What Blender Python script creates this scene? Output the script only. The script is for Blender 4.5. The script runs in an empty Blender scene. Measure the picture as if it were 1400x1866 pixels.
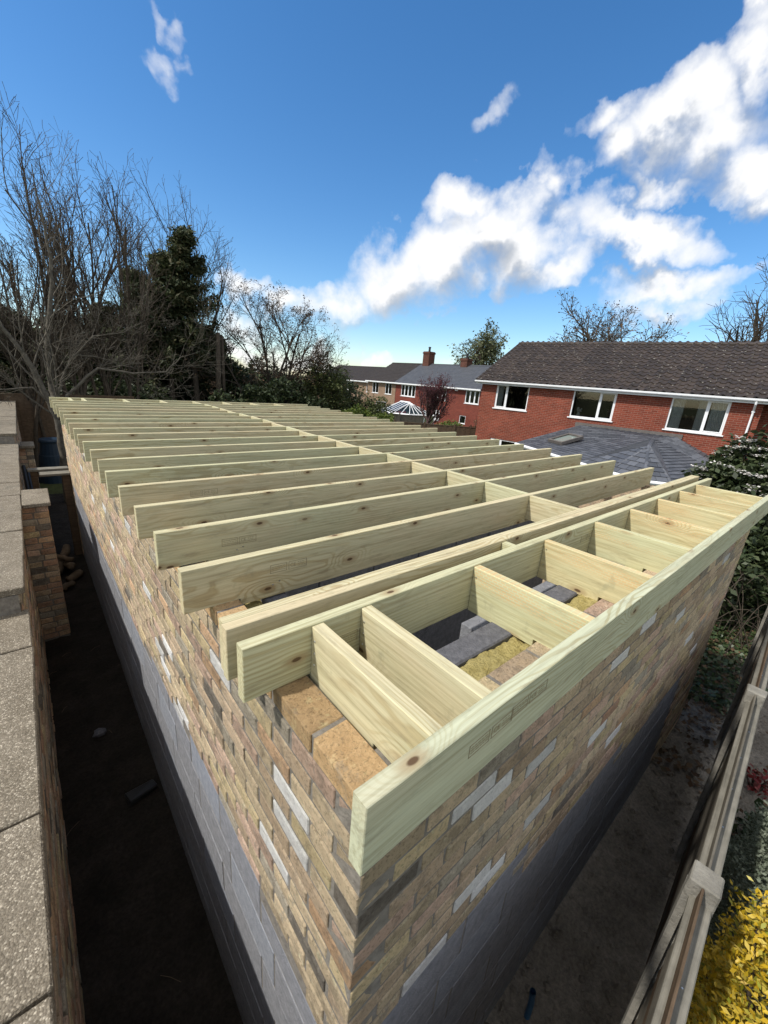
import bpy, math, random
import numpy as np
from mathutils import Vector, Matrix, Euler

random.seed(7)
SC = bpy.context.scene
COL = SC.collection

# ------------------------------------------------------------------ camera
CAM_Z = 3.4
cam_d = bpy.data.cameras.new('camera')
cam = bpy.data.objects.new('camera', cam_d)
COL.objects.link(cam)
right = Vector((0.75989, -0.64542, 0.07746))
down = Vector((-0.14239, -0.28153, -0.94893))
fwd = Vector((0.63427, 0.71005, -0.30583))
M = Matrix((right, -down, -fwd)).transposed().to_4x4()
M.translation = (0, 0, CAM_Z)
cam.matrix_world = M
cam_d.sensor_fit = 'VERTICAL'
cam_d.sensor_height = 36.0
cam_d.lens = 741.17 / 1866 * 36
cam_d.clip_start = 0.05
cam_d.clip_end = 2000
SC.camera = cam

# ------------------------------------------------------------------ light
SKY, CLOUD = 0.086, 0.52
SUN_EL = math.radians(50)
SUN_AZ = Vector((-0.945, 0.33, 0)).normalized()          # horizontal direction towards the sun
sun_dir = Vector((SUN_AZ.x * math.cos(SUN_EL), SUN_AZ.y * math.cos(SUN_EL), math.sin(SUN_EL)))
sun_d = bpy.data.lights.new('sun', 'SUN')
sun_d.energy = 2.25
sun_d.angle = math.radians(2.5)
sun_d.color = (1.0, 0.955, 0.88)
sun = bpy.data.objects.new('sun', sun_d)
sun.rotation_euler = sun_dir.to_track_quat('Z', 'Y').to_euler()
COL.objects.link(sun)
VS = SC.view_settings
VS.view_transform = 'Standard'
VS.look = 'None'
VS.gamma = 1
VS.use_curve_mapping = False
VS.exposure = 1.02
SC.cycles.use_denoising = True
SC.cycles.max_bounces = 8
SC.cycles.transparent_max_bounces = 16


# ------------------------------------------------------------------ node helpers
def nd(nt, typ, inputs=None, **props):
    n = nt.nodes.new(typ)
    for k, v in props.items():
        setattr(n, k, v)
    for k, v in (inputs or {}).items():
        s = n.inputs[k]
        if isinstance(v, bpy.types.NodeSocket):
            nt.links.new(v, s)
        else:
            s.default_value = v
    return n


def math_(nt, op, a, b=0.0, c=None, clamp=False):
    i = {0: a, 1: b}
    if c is not None:
        i[2] = c
    return nd(nt, 'ShaderNodeMath', i, operation=op, use_clamp=clamp).outputs[0]


def vmul(nt, v, s):
    return nd(nt, 'ShaderNodeVectorMath', {0: v, 1: s}, operation='MULTIPLY').outputs[0]


def vadd(nt, v, s):
    return nd(nt, 'ShaderNodeVectorMath', {0: v, 1: s}, operation='ADD').outputs[0]


def noise(nt, vec, scale, detail=4, rough=0.5, dist=0.0):
    return nd(nt, 'ShaderNodeTexNoise', {'Vector': vec, 'Scale': scale, 'Detail': detail,
                                         'Roughness': rough, 'Distortion': dist}).outputs[0]


def ramp(nt, fac, stops, interp='LINEAR'):
    n = nd(nt, 'ShaderNodeValToRGB', {0: fac})
    n.color_ramp.interpolation = interp
    el = n.color_ramp.elements
    while len(el) < len(stops):
        el.new(0.5)
    for e, (p, c) in zip(el, stops):
        e.position = p
        e.color = (*c, 1) if len(c) == 3 else c
    return n.outputs[0]


def mixc(nt, fac, a, b, blend='MIX'):
    n = nd(nt, 'ShaderNodeMix', data_type='RGBA', blend_type=blend)
    for s, v in ((n.inputs[0], fac), (n.inputs[6], a), (n.inputs[7], b)):
        if isinstance(v, bpy.types.NodeSocket):
            nt.links.new(v, s)
        elif isinstance(v, tuple):
            s.default_value = (*v, 1)
        else:
            s.default_value = v
    return n.outputs[2]


def sstep(nt, x, lo, hi, a=0.0, b=1.0):
    return nd(nt, 'ShaderNodeMapRange', {0: x, 1: lo, 2: hi, 3: a, 4: b},
              interpolation_type='SMOOTHSTEP').outputs[0]


def new_mat(name, rough=0.8, spec=0.3, metal=0.0):
    m = bpy.data.materials.new(name)
    m.use_nodes = True
    nt = m.node_tree
    b = nt.nodes['Principled BSDF']
    b.inputs['Roughness'].default_value = rough
    b.inputs['Specular IOR Level'].default_value = spec
    b.inputs['Metallic'].default_value = metal
    return m, nt, b


def setc(nt, b, col):
    if isinstance(col, bpy.types.NodeSocket):
        nt.links.new(col, b.inputs['Base Color'])
    else:
        b.inputs['Base Color'].default_value = (*col, 1)


def bump(nt, b, h, strength=0.3, dist=0.01):
    n = nd(nt, 'ShaderNodeBump', {'Height': h, 'Strength': strength, 'Distance': dist})
    nt.links.new(n.outputs[0], b.inputs['Normal'])


def ocoord(nt):
    return nd(nt, 'ShaderNodeTexCoord').outputs['Object']


def gpos(nt):
    return nd(nt, 'ShaderNodeNewGeometry').outputs['Position']


def orand(nt):
    return nd(nt, 'ShaderNodeObjectInfo').outputs['Random']


def island(nt):
    return nd(nt, 'ShaderNodeNewGeometry').outputs['Random Per Island']


# ------------------------------------------------------------------ sky
def build_world():
    w = bpy.data.worlds.new('World')
    SC.world = w
    w.use_nodes = True
    nt = w.node_tree
    nt.nodes.clear()
    out = nd(nt, 'ShaderNodeOutputWorld')
    sky = nd(nt, 'ShaderNodeTexSky', sky_type='NISHITA', sun_disc=False)
    sky.sun_elevation = SUN_EL
    sky.sun_rotation = math.atan2(SUN_AZ.x, SUN_AZ.y)
    sky.altitude = 0
    sky.air_density = 1.0
    sky.dust_density = 0.25
    sky.ozone_density = 3.5
    hs = nd(nt, 'ShaderNodeHueSaturation', {'Hue': .500, 'Saturation': 1.25, 'Value': 1.0, 'Color': sky.outputs[0]})
    bg = nd(nt, 'ShaderNodeBackground', {'Color': hs.outputs[0], 'Strength': SKY})
    d = nd(nt, 'ShaderNodeTexCoord').outputs['Generated']

    # cumulus banks: ellipses in image pixels, centre and axes turned into unit-sphere directions
    def dirv(px, py):
        v = right * (px - 700) + down * (py - 933) + fwd * 741.17
        return v.normalized()

    blobs = [  # cx, cy, rx, ry, tilt(deg), weight
        (640, 560, 90, 60, -15, .9), (720, 510, 110, 85, -20, 1.1), (800, 480, 120, 90, -15, 1.2),
        (900, 420, 140, 85, -10, 1.25), (860, 365, 80, 60, 0, 1.0), (960, 450, 110, 70, -25, 1.1),
        (1010, 335, 50, 60, -40, .85), (1020, 490, 90, 45, -25, .85),
        (1160, 425, 165, 50, 4, 1.0), (1215, 508, 140, 38, 0, .9), (1220, 548, 130, 28, 0, .65),
        (1310, 225, 180, 105, -12, 1.05), (1400, 120, 110, 110, -40, 1.1), (1195, 215, 125, 80, -10, 1.0),
        (1120, 275, 95, 80, -45, .95), (1090, 195, 75, 48, -10, .85), (1200, 345, 150, 30, -5, .65),
        (1420, 300, 120, 70, 0, 1.0), (900, 218, 64, 40, -25, .38), (1375, 8, 40, 22, -20, .55),
        (450, 525, 70, 34, 12, .9), (520, 550, 85, 34, 5, .9), (590, 560, 80, 50, 0, .8), (440, 590, 60, 40, 0, .7),
        (312, 100, 66, 46, 35, .43), (330, 25, 44, 36, 40, .38), (290, 8, 50, 30, 20, .36), (355, 82, 40, 32, 30, .38),
        (440, 640, 130, 34, 0, .8), (560, 650, 110, 26, 0, .75), (760, 662, 100, 17, 0, .75), (690, 668, 70, 16, 0, .7), (950, 640, 60, 12, 0, .4), (1120, 615, 60, 10, 0, .4),
    ]
    wA = nd(nt, 'ShaderNodeTexNoise', {'Vector': d, 'Scale': 8.0, 'Detail': 5.0, 'Roughness': .52}).outputs[1]
    wB = nd(nt, 'ShaderNodeTexNoise', {'Vector': d, 'Scale': 24.0, 'Detail': 6.0, 'Roughness': .6}).outputs[1]
    dB = vadd(nt, d, vmul(nt, vadd(nt, wA, (-.5, -.5, -.5)), (.20, .20, .20)))
    dB = vadd(nt, dB, vmul(nt, vadd(nt, wB, (-.5, -.5, -.5)), (.045, .045, .045)))
    def banks(vec):
        acc = None
        for cx, cy, rx, ry, tl, wt in blobs:
            c = dirv(cx, cy)
            t = math.radians(tl)
            e = 4.0
            u = (dirv(cx + e * math.cos(t), cy + e * math.sin(t)) - c) / e
            v = (dirv(cx - e * math.sin(t), cy + e * math.cos(t)) - c) / e
            a, b = u.length * rx * 1.24, v.length * ry * 1.24
            u.normalize()
            n3 = c.normalized()
            v = n3.cross(u).normalized()
            rot = Matrix((u, v, n3)).transposed().to_euler()
            mp = nd(nt, 'ShaderNodeMapping', {0: vec, 1: c, 2: rot, 3: (a, b, 1.0)}, vector_type='TEXTURE')
            g = nd(nt, 'ShaderNodeTexGradient', {0: mp.outputs[0]}, gradient_type='SPHERICAL').outputs[1]
            g = math_(nt, 'MULTIPLY', g, wt)
            acc = g if acc is None else nd(nt, 'ShaderNodeMath', {0: acc, 1: g, 2: .12}, operation='SMOOTH_MAX').outputs[0]
        return acc

    acc = banks(dB)
    shift = (sun_dir * .8 + Vector((0, 0, .6))).normalized() * .05
    acc_s = banks(vadd(nt, dB, tuple(shift)))
    # unseen cumulus added over the rest of the sky to raise the fill light
    cosv = nd(nt, 'ShaderNodeVectorMath', {0: d, 1: tuple(dirv(760, 420))}, operation='DOT_PRODUCT').outputs['Value']
    away = sstep(nt, cosv, .80, .52)
    sz = nd(nt, 'ShaderNodeSeparateXYZ', {0: d}).outputs[2]
    gen = math_(nt, 'MULTIPLY', sstep(nt, noise(nt, d, 2.3, 2, .5), .40, .56), math_(nt, 'MULTIPLY', away, sstep(nt, sz, .02, .12)))
    acc = math_(nt, 'MAXIMUM', acc, math_(nt, 'MULTIPLY', gen, .95))
    w1 = nd(nt, 'ShaderNodeTexNoise', {'Vector': d, 'Scale': 5.0, 'Detail': 4.0, 'Roughness': .55}).outputs[1]
    dw = vadd(nt, d, vmul(nt, vadd(nt, w1, (-.5, -.5, -.5)), (.10, .10, .10)))
    n1 = noise(nt, dw, 11.0, 11, .54)
    off = (sun_dir * .7 + Vector((0, 0, .5))) * 0.030
    n2 = noise(nt, vadd(nt, dw, tuple(off)), 11.0, 7, .52)
    dens = math_(nt, 'ADD', math_(nt, 'MULTIPLY', acc, 2.1), math_(nt, 'MULTIPLY_ADD', n1, 2.4, -1.30))
    dens = math_(nt, 'SUBTRACT', dens, sstep(nt, acc, .28, .0, 0.0, 1.0))
    mask = sstep(nt, dens, 0.0, 1.75)
    relief = math_(nt, 'MULTIPLY', math_(nt, 'SUBTRACT', n1, n2), 1.5)
    side = math_(nt, 'MULTIPLY', math_(nt, 'SUBTRACT', acc, acc_s), 1.5)
    thick = sstep(nt, dens, .7, 2.4, 0.0, .40)
    lit = math_(nt, 'ADD', math_(nt, 'ADD', math_(nt, 'SUBTRACT', .90, thick), side), relief, clamp=True)
    ccol = ramp(nt, lit, [(0, (.42, .46, .53)), (.45, (.60, .635, .69)), (.8, (.92, .93, .95)), (1, (1.0, 1.0, 1.0))])
    bgc = nd(nt, 'ShaderNodeBackground', {'Color': ccol, 'Strength': CLOUD})
    mx = nd(nt, 'ShaderNodeMixShader', {0: mask, 1: bg.outputs[0], 2: bgc.outputs[0]})
    nt.links.new(mx.outputs[0], out.inputs[0])


build_world()


# ------------------------------------------------------------------ object helpers
def tag(o, label=None, cat=None, group=None, kind=None):
    if label:
        o['label'] = label
    if cat:
        o['category'] = cat
    if group:
        o['group'] = group
    if kind:
        o['kind'] = kind
    return o


def empty(name, loc=(0, 0, 0), rz=0.0, label=None, cat=None, group=None, parent=None):
    o = bpy.data.objects.new(name, None)
    o.empty_display_size = 0.1
    COL.objects.link(o)
    o.location = loc
    o.rotation_euler = (0, 0, rz)
    if parent:
        o.parent = parent
    return tag(o, label, cat, group)


def link(name, me, parent=None, loc=None, rot=None, mat=None, kind=None):
    """one object on given mesh data; mat is set on the object so mesh data can be shared"""
    o = bpy.data.objects.new(name, me)
    COL.objects.link(o)
    if parent:
        o.parent = parent
    if loc is not None:
        o.location = loc
    if rot is not None:
        o.rotation_euler = rot
    if mat is not None:
        if len(me.materials) == 0:
            me.materials.append(mat)
        o.material_slots[0].link = 'OBJECT'
        o.material_slots[0].material = mat
    if kind:
        o['kind'] = kind
    return o


class MB:
    def __init__(self):
        self.v, self.f, self.mi = [], [], []

    def add(self, vs, fs, mi=0):
        o = len(self.v)
        self.v.extend([tuple(p) for p in vs])
        self.f.extend([tuple(i + o for i in q) for q in fs])
        self.mi.extend([mi] * len(fs))
        return self

    def box(self, a, b, mi=0, c=0.0, jit=0.0, rng=random, mat=None):
        vs, fs = chamfer_box(a, b, c, jit, rng)
        if mat is not None:
            vs = [mat @ Vector(p) for p in vs]
        return self.add(vs, fs, mi)

    def prism(self, poly, h0, h1, axis='z', mi=0):
        n = len(poly)
        if axis == 'z':
            vs = [(x, y, h0) for x, y in poly] + [(x, y, h1) for x, y in poly]
        elif axis == 'y':
            vs = [(x, h0, z) for x, z in poly] + [(x, h1, z) for x, z in poly]
        else:
            vs = [(h0, y, z) for y, z in poly] + [(h1, y, z) for y, z in poly]
        fs = [tuple(range(n))[::-1], tuple(range(n, 2 * n))] + [(i, (i + 1) % n, n + (i + 1) % n, n + i) for i in range(n)]
        return self.add(vs, fs, mi)

    def tube(self, pts, radii, sides=6, mi=0, cap=True):
        pts = [Vector(p) for p in pts]
        if not isinstance(radii, (list, tuple)):
            radii = [radii] * len(pts)
        n = len(pts)
        t0 = (pts[1] - pts[0]).normalized()
        up = Vector((0, 0, 1)) if abs(t0.z) < .9 else Vector((1, 0, 0))
        a = t0.cross(up).normalized()
        vs = []
        for i in range(n):
            t = (pts[min(i + 1, n - 1)] - pts[max(i - 1, 0)])
            if t.length < 1e-9:
                t = t0
            t.normalize()
            a = (a - t * a.dot(t))
            if a.length < 1e-6:
                a = t.orthogonal()
            a.normalize()
            b = t.cross(a)
            for k in range(sides):
                an = 2 * math.pi * k / sides
                vs.append(pts[i] + (a * math.cos(an) + b * math.sin(an)) * radii[i])
        fs = []
        for i in range(n - 1):
            for k in range(sides):
                k2 = (k + 1) % sides
                fs.append((i * sides + k, i * sides + k2, (i + 1) * sides + k2, (i + 1) * sides + k))
        if cap:
            fs.append(tuple(range(sides))[::-1])
            fs.append(tuple(range((n - 1) * sides, n * sides)))
        return self.add(vs, fs, mi)

    def mesh(self, name, mats=(), smooth=False):
        me = bpy.data.meshes.new(name)
        me.from_pydata(self.v, [], self.f)
        for m in (mats if isinstance(mats, (list, tuple)) else [mats]):
            me.materials.append(m)
        if len(me.materials) > 1:
            me.polygons.foreach_set('material_index', self.mi)
        if smooth:
            me.polygons.foreach_set('use_smooth', [True] * len(me.polygons))
        me.update()
        return me

    def build(self, name, mats=(), parent=None, loc=None, rot=None, smooth=False, kind=None):
        me = self.mesh(name, mats, smooth)
        return link(name, me, parent, loc, rot, kind=kind)


def chamfer_box(a, b, c=0.0, jit=0.0, rng=random):
    x0, y0, z0 = a
    x1, y1, z1 = b
    if c <= 0:
        vs = [(x0, y0, z0), (x1, y0, z0), (x1, y1, z0), (x0, y1, z0), (x0, y0, z1), (x1, y0, z1), (x1, y1, z1), (x0, y1, z1)]
        fs = [(3, 2, 1, 0), (4, 5, 6, 7), (0, 1, 5, 4), (1, 2, 6, 5), (2, 3, 7, 6), (3, 0, 4, 7)]
        return vs, fs
    vs, idx = [], {}
    for i, x in enumerate((x0, x1)):
        for j, y in enumerate((y0, y1)):
            for k, z in enumerate((z0, z1)):
                sx, sy, sz = (1, -1)[i], (1, -1)[j], (1, -1)[k]
                jx, jy, jz = [rng.uniform(-jit, jit) for _ in range(3)] if jit else (0, 0, 0)
                for ax in range(3):
                    p = [x + sx * c * (ax != 0) + jx, y + sy * c * (ax != 1) + jy, z + sz * c * (ax != 2) + jz]
                    idx[(i, j, k, ax)] = len(vs)
                    vs.append(tuple(p))
    g = lambda i, j, k, ax: idx[(i, j, k, ax)]
    fs = []
    for i in (0, 1):
        q = [g(i, 0, 0, 0), g(i, 1, 0, 0), g(i, 1, 1, 0), g(i, 0, 1, 0)]
        fs.append(q if i else q[::-1])
        q = [g(0, i, 0, 1), g(0, i, 1, 1), g(1, i, 1, 1), g(1, i, 0, 1)]
        fs.append(q if i else q[::-1])
        q = [g(0, 0, i, 2), g(1, 0, i, 2), g(1, 1, i, 2), g(0, 1, i, 2)]
        fs.append(q if i else q[::-1])
    for i in (0, 1):
        for j in (0, 1):
            q = [g(i, j, 0, 0), g(i, j, 1, 0), g(i, j, 1, 1), g(i, j, 0, 1)]
            fs.append(q if (i == j) == False else q[::-1])
            q = [g(i, 0, j, 0), g(i, 0, j, 2), g(i, 1, j, 2), g(i, 1, j, 0)]
            fs.append(q if (i == j) == False else q[::-1])
            q = [g(0, i, j, 1), g(1, i, j, 1), g(1, i, j, 2), g(0, i, j, 2)]
            fs.append(q if (i == j) == False else q[::-1])
            for k in (0, 1):
                q = [g(i, j, k, 0), g(i, j, k, 1), g(i, j, k, 2)]
                fs.append(q if (i + j + k) % 2 else q[::-1])
    return vs, [tuple(q) for q in fs]


# ------------------------------------------------------------------ materials
def mat_timber(name, green=(.51, .495, .32), tan=(.57, .485, .315), dots=False, dark=1.0):
    m, nt, b = new_mat(name, .75, .2)
    oc = ocoord(nt)
    r = orand(nt)
    offs = nd(nt, 'ShaderNodeCombineXYZ', {0: math_(nt, 'MULTIPLY', r, 91.7),
                                           1: math_(nt, 'MULTIPLY_ADD', math_(nt, 'FRACT', math_(nt, 'MULTIPLY', r, 17.3)), .30, .05),
                                           2: math_(nt, 'MULTIPLY_ADD', math_(nt, 'FRACT', math_(nt, 'MULTIPLY', r, 31.7)), .3, -.15)}).outputs[0]
    v = vadd(nt, oc, offs)
    warp = noise(nt, vmul(nt, v, (1.1, 5.0, 5.0)), 1.5, 3, .5)
    wv3 = nd(nt, 'ShaderNodeCombineXYZ', {0: 0.0, 1: warp, 2: warp}).outputs[0]
    vr = vadd(nt, vmul(nt, v, (.10, 1, 1)), vmul(nt, wv3, (0, .075, .075)))
    # knots
    sv = nd(nt, 'ShaderNodeSeparateXYZ', {0: v})
    kv = nd(nt, 'ShaderNodeCombineXYZ', {0: math_(nt, 'MULTIPLY', sv.outputs[0], 2.7), 1: math_(nt, 'MULTIPLY', math_(nt, 'ADD', sv.outputs[1], sv.outputs[2]), 6.0), 2: 0.0}).outputs[0]
    vo = nd(nt, 'ShaderNodeTexVoronoi', {'Vector': kv, 'Scale': 1.0, 'Randomness': 1.0}, voronoi_dimensions='2D')
    kd = vo.outputs['Distance']
    ksep = nd(nt, 'ShaderNodeSeparateColor', {0: vo.outputs['Color']}).outputs[0]
    kon = sstep(nt, ksep, .45, .53)
    bend = math_(nt, 'MULTIPLY', sstep(nt, kd, .05, .40, .045, 0.0), kon)
    vr = vadd(nt, vr, nd(nt, 'ShaderNodeCombineXYZ', {0: 0.0, 1: bend, 2: bend}).outputs[0])
    wave = nd(nt, 'ShaderNodeTexWave', {'Vector': vr, 'Scale': 26.0, 'Distortion': 1.0, 'Detail': 3.0, 'Detail Scale': 1.6},
              wave_type='RINGS', rings_direction='X', wave_profile='SIN').outputs['Fac']
    fine = noise(nt, vmul(nt, v, (2.2, 85, 85)), 1.0, 6, .68)
    patch = noise(nt, vmul(nt, v, (1.3, 4, 4)), 1.5, 5, .6)
    r2 = math_(nt, 'FRACT', math_(nt, 'MULTIPLY', r, 57.1))
    tint = math_(nt, 'ADD', math_(nt, 'MULTIPLY', r2, .9), math_(nt, 'MULTIPLY_ADD', patch, 1.8, -.95), clamp=True)
    base = mixc(nt, tint, green, tan)
    vis = sstep(nt, noise(nt, vmul(nt, v, (.8, 6, 6)), 1.2, 2, .5), .40, .70, .10, .62)
    ringc = ramp(nt, wave, [(0, (1.06, 1.06, 1.07)), (.60, (1.0, 1.0, .98)), (.92, (.66, .55, .40)), (1, (.74, .64, .5))])
    col = mixc(nt, vis, base, mixc(nt, 1.0, base, ringc, 'MULTIPLY'))
    finec = ramp(nt, fine, [(.28, (.62, .59, .52)), (.52, (.98, .98, .96)), (.75, (1.16, 1.16, 1.14))])
    col = mixc(nt, .85, col, finec, 'MULTIPLY')
    halo = math_(nt, 'MULTIPLY', sstep(nt, kd, .045, .17, .60, 0.0), kon)
    col = mixc(nt, halo, col, (.30, .20, .10))
    core = math_(nt, 'MULTIPLY', sstep(nt, kd, .028, .054, .92, 0.0), kon)
    col = mixc(nt, core, col, (.085, .045, .022))
    st = noise(nt, vmul(nt, v, (3.0, 9, 16)), 2.3, 6, .68)
    col = mixc(nt, sstep(nt, st, .52, .76, 0, .55), col, tuple(x * .42 for x in tan))
    sm = noise(nt, vmul(nt, v, (14, 30, 9)), 1.0, 4, .6)
    col = mixc(nt, sstep(nt, sm, .62, .74, 0, .35), col, tuple(x * .5 for x in green))
    if dots:
        sx = nd(nt, 'ShaderNodeSeparateXYZ', {0: oc})
        cv = nd(nt, 'ShaderNodeCombineXYZ', {0: sx.outputs[0], 1: sx.outputs[2], 2: 0.0}).outputs[0]
        bt = nd(nt, 'ShaderNodeTexBrick', {'Vector': cv, 'Scale': 1.0, 'Mortar Size': .0028, 'Brick Width': .022, 'Row Height': .0115,
                                           'Color1': (0, 0, 0, 1), 'Color2': (.3, .3, .3, 1), 'Mortar': (1, 1, 1, 1)})
        up = sstep(nt, sx.outputs[2], -.01, .02)
        k = math_(nt, 'MULTIPLY', math_(nt, 'SUBTRACT', 1.0, bt.outputs['Fac']), up)
        k = math_(nt, 'MULTIPLY', k, sstep(nt, patch, .35, .6))
        col = mixc(nt, math_(nt, 'MULTIPLY', k, .50), col, (.62, .36, .16))
    setc(nt, b, col)
    h = math_(nt, 'ADD', math_(nt, 'MULTIPLY', fine, .7), math_(nt, 'MULTIPLY', wave, .15))
    bump(nt, b, h, .30, .003)
    return m


def mat_brick(name, c1, c2, dark=.35, grit=.5, mort=.6, pull=.3):
    m, nt, b = new_mat(name, .95, .08)
    p = gpos(nt)
    r = island(nt)
    ro = orand(nt)
    rr = math_(nt, 'FRACT', math_(nt, 'ADD', math_(nt, 'MULTIPLY', r, 13.7), math_(nt, 'MULTIPLY', ro, 7.3)))
    com = (.60, .485, .335)
    kb = (1.66, 1.70, 1.72)
    c1, c2 = tuple(min(.8, x * k) for x, k in zip(c1, kb)), tuple(min(.8, x * k) for x, k in zip(c2, kb))
    c1 = tuple(x * (1 - pull) + y * pull for x, y in zip(c1, com))
    c2 = tuple(x * (1 - pull) + y * pull for x, y in zip(c2, com))
    n1 = noise(nt, p, 30, 8, .70)
    n2 = noise(nt, p, 95, 5, .65)
    n3 = noise(nt, p, 11, 9, .72)
    col = mixc(nt, math_(nt, 'ADD', math_(nt, 'MULTIPLY', rr, .4), math_(nt, 'MULTIPLY_ADD', n1, 3.0, -1.25), clamp=True), c1, c2)
    pale = noise(nt, p, 24, 8, .72)
    col = mixc(nt, sstep(nt, pale, .56, .68, 0, .55), col, tuple(min(.8, x * 1.45 + .03) for x in c1))
    col = mixc(nt, sstep(nt, n3, .50, .62, 0, min(.8, dark * 1.15)), col, (.12, .105, .085))
    col = mixc(nt, sstep(nt, n2, .52, .64, 0, grit + .1), col, tuple(x * .38 for x in c1))
    mo = noise(nt, p, 13, 9, .76)
    col = mixc(nt, sstep(nt, mo, .56, .63, 0, mort), col, (.31, .28, .235))
    vv = math_(nt, 'MULTIPLY_ADD', rr, .45, .78)
    col = mixc(nt, 1.0, col, nd(nt, 'ShaderNodeCombineXYZ', {0: vv, 1: vv, 2: vv}).outputs[0], 'MULTIPLY')
    setc(nt, b, col)
    pit = noise(nt, p, 80, 8, .8)
    lump = noise(nt, p, 22, 7, .72)
    bump(nt, b, math_(nt, 'ADD', pit, math_(nt, 'MULTIPLY', lump, 1.8)), 1.0, .014)
    return m


def mat_slate(name, c1, c2):
    m, nt, b = new_mat(name, .55, .35)
    p = gpos(nt)
    rr = math_(nt, 'FRACT', math_(nt, 'ADD', math_(nt, 'MULTIPLY', island(nt), 13.7), math_(nt, 'MULTIPLY', orand(nt), 7.3)))
    n = noise(nt, p, 9, 6, .65)
    col = mixc(nt, math_(nt, 'ADD', math_(nt, 'MULTIPLY', rr, .8), math_(nt, 'MULTIPLY_ADD', n, .8, -.4), clamp=True), c1, c2)
    setc(nt, b, col)
    bump(nt, b, n, .3, .004)
    return m


def mat_noise(name, c1, c2, scale=8, detail=6, rough=.9, bs=.3, bd=.01, bscale=None, spec=.2, coord='g', lo=.3, hi=.7):
    m, nt, b = new_mat(name, rough, spec)
    p = gpos(nt) if coord == 'g' else ocoord(nt)
    n = noise(nt, p, scale, detail, .6)
    setc(nt, b, ramp(nt, n, [(lo, c1), (hi, c2)]))
    if bs:
        bump(nt, b, noise(nt, p, bscale or scale * 4, 6, .65), bs, bd)
    return m


def mat_leaf(name, cols, rough=.6, trans=.25, spec=.3):
    m, nt, b = new_mat(name, rough, spec)
    r = island(nt)
    k = len(cols) - 1
    col = ramp(nt, r, [(i / k, c) for i, c in enumerate(cols)])
    big = noise(nt, gpos(nt), 1.3, 3, .5)
    col = mixc(nt, 1.0, col, ramp(nt, big, [(.3, (.7, .7, .7)), (.7, (1.2, 1.2, 1.2))]), 'MULTIPLY')
    setc(nt, b, col)
    tr = nd(nt, 'ShaderNodeBsdfTranslucent', {'Color': col})
    mx = nd(nt, 'ShaderNodeMixShader', {0: trans, 1: b.outputs[0], 2: tr.outputs[0]})
    nt.links.new(mx.outputs[0], nt.nodes['Material Output'].inputs[0])
    return m


def mat_plain(name, col, rough=.5, spec=.4, metal=0.0, var=.12):
    m, nt, b = new_mat(name, rough, spec, metal)
    n = noise(nt, gpos(nt), 6, 5, .6)
    setc(nt, b, ramp(nt, n, [(.3, tuple(c * (1 - var) for c in col)), (.7, tuple(min(1, c * (1 + var)) for c in col))]))
    return m


def mat_glass(name, tint=(.85, .88, .88), rough=.02):
    m, nt, b = new_mat(name, rough, .5)
    nt.nodes.remove(b)
    fr = nd(nt, 'ShaderNodeFresnel', {0: 1.5})
    tp = nd(nt, 'ShaderNodeBsdfTransparent', {0: (*tint, 1)})
    gl = nd(nt, 'ShaderNodeBsdfGlossy', {'Roughness': rough})
    mx = nd(nt, 'ShaderNodeMixShader', {0: math_(nt, 'MULTIPLY', fr.outputs[0], 1.3, clamp=True), 1: tp.outputs[0], 2: gl.outputs[0]})
    nt.links.new(mx.outputs[0], nt.nodes['Material Output'].inputs[0])
    return m


def mat_house_brick(name, c1, c2, mortar):
    m, nt, b = new_mat(name, .9, .15)
    oc = ocoord(nt)
    s = nd(nt, 'ShaderNodeSeparateXYZ', {0: oc})
    v = nd(nt, 'ShaderNodeCombineXYZ', {0: math_(nt, 'ADD', s.outputs[0], s.outputs[1]), 1: s.outputs[2], 2: 0.0}).outputs[0]
    bt = nd(nt, 'ShaderNodeTexBrick', {'Vector': v, 'Scale': 1.0, 'Mortar Size': .008, 'Mortar Smooth': .2, 'Bias': -.1,
                                       'Brick Width': .225, 'Row Height': .075, 'Color1': (*c1, 1), 'Color2': (*c2, 1), 'Mortar': (*mortar, 1)})
    n = noise(nt, oc, 1.2, 5, .6)
    col = mixc(nt, 1.0, bt.outputs['Color'], ramp(nt, n, [(.3, (.82, .82, .82)), (.7, (1.12, 1.12, 1.12))]), 'MULTIPLY')
    n2 = noise(nt, oc, 24, 4, .6)
    col = mixc(nt, .6, col, ramp(nt, n2, [(.3, (.75, .75, .75)), (.7, (1.15, 1.15, 1.15))]), 'MULTIPLY')
    setc(nt, b, col)
    bump(nt, b, math_(nt, 'SUBTRACT', 1.0, bt.outputs['Fac']), .5, .006)
    return m


def mat_slab(name):
    m, nt, b = new_mat(name, .85, .3)
    p = gpos(nt)
    v1 = nd(nt, 'ShaderNodeTexVoronoi', {'Vector': p, 'Scale': 165.0})
    n = noise(nt, p, 5, 6, .65)
    peb = nd(nt, 'ShaderNodeSeparateColor', {0: v1.outputs['Color']})
    base = ramp(nt, peb.outputs[0], [(0, (.17, .15, .12)), (.45, (.25, .222, .185)), (.82, (.32, .288, .24)), (.93, (.50, .46, .40)), (1, (.60, .56, .49))])
    edge = sstep(nt, v1.outputs['Distance'], .35, .6, 0, .4)
    col = mixc(nt, edge, base, (.13, .12, .10))
    col = mixc(nt, 1.0, col, ramp(nt, n, [(.3, (.58, .54, .47)), (.7, (.94, .90, .82))]), 'MULTIPLY')
    st = noise(nt, p, 2.2, 6, .7)
    col = mixc(nt, sstep(nt, st, .56, .72, 0, .6), col, (.095, .09, .07))
    setc(nt, b, col)
    bump(nt, b, math_(nt, 'SUBTRACT', 1.0, v1.outputs['Distance']), .6, .004)
    return m


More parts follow.
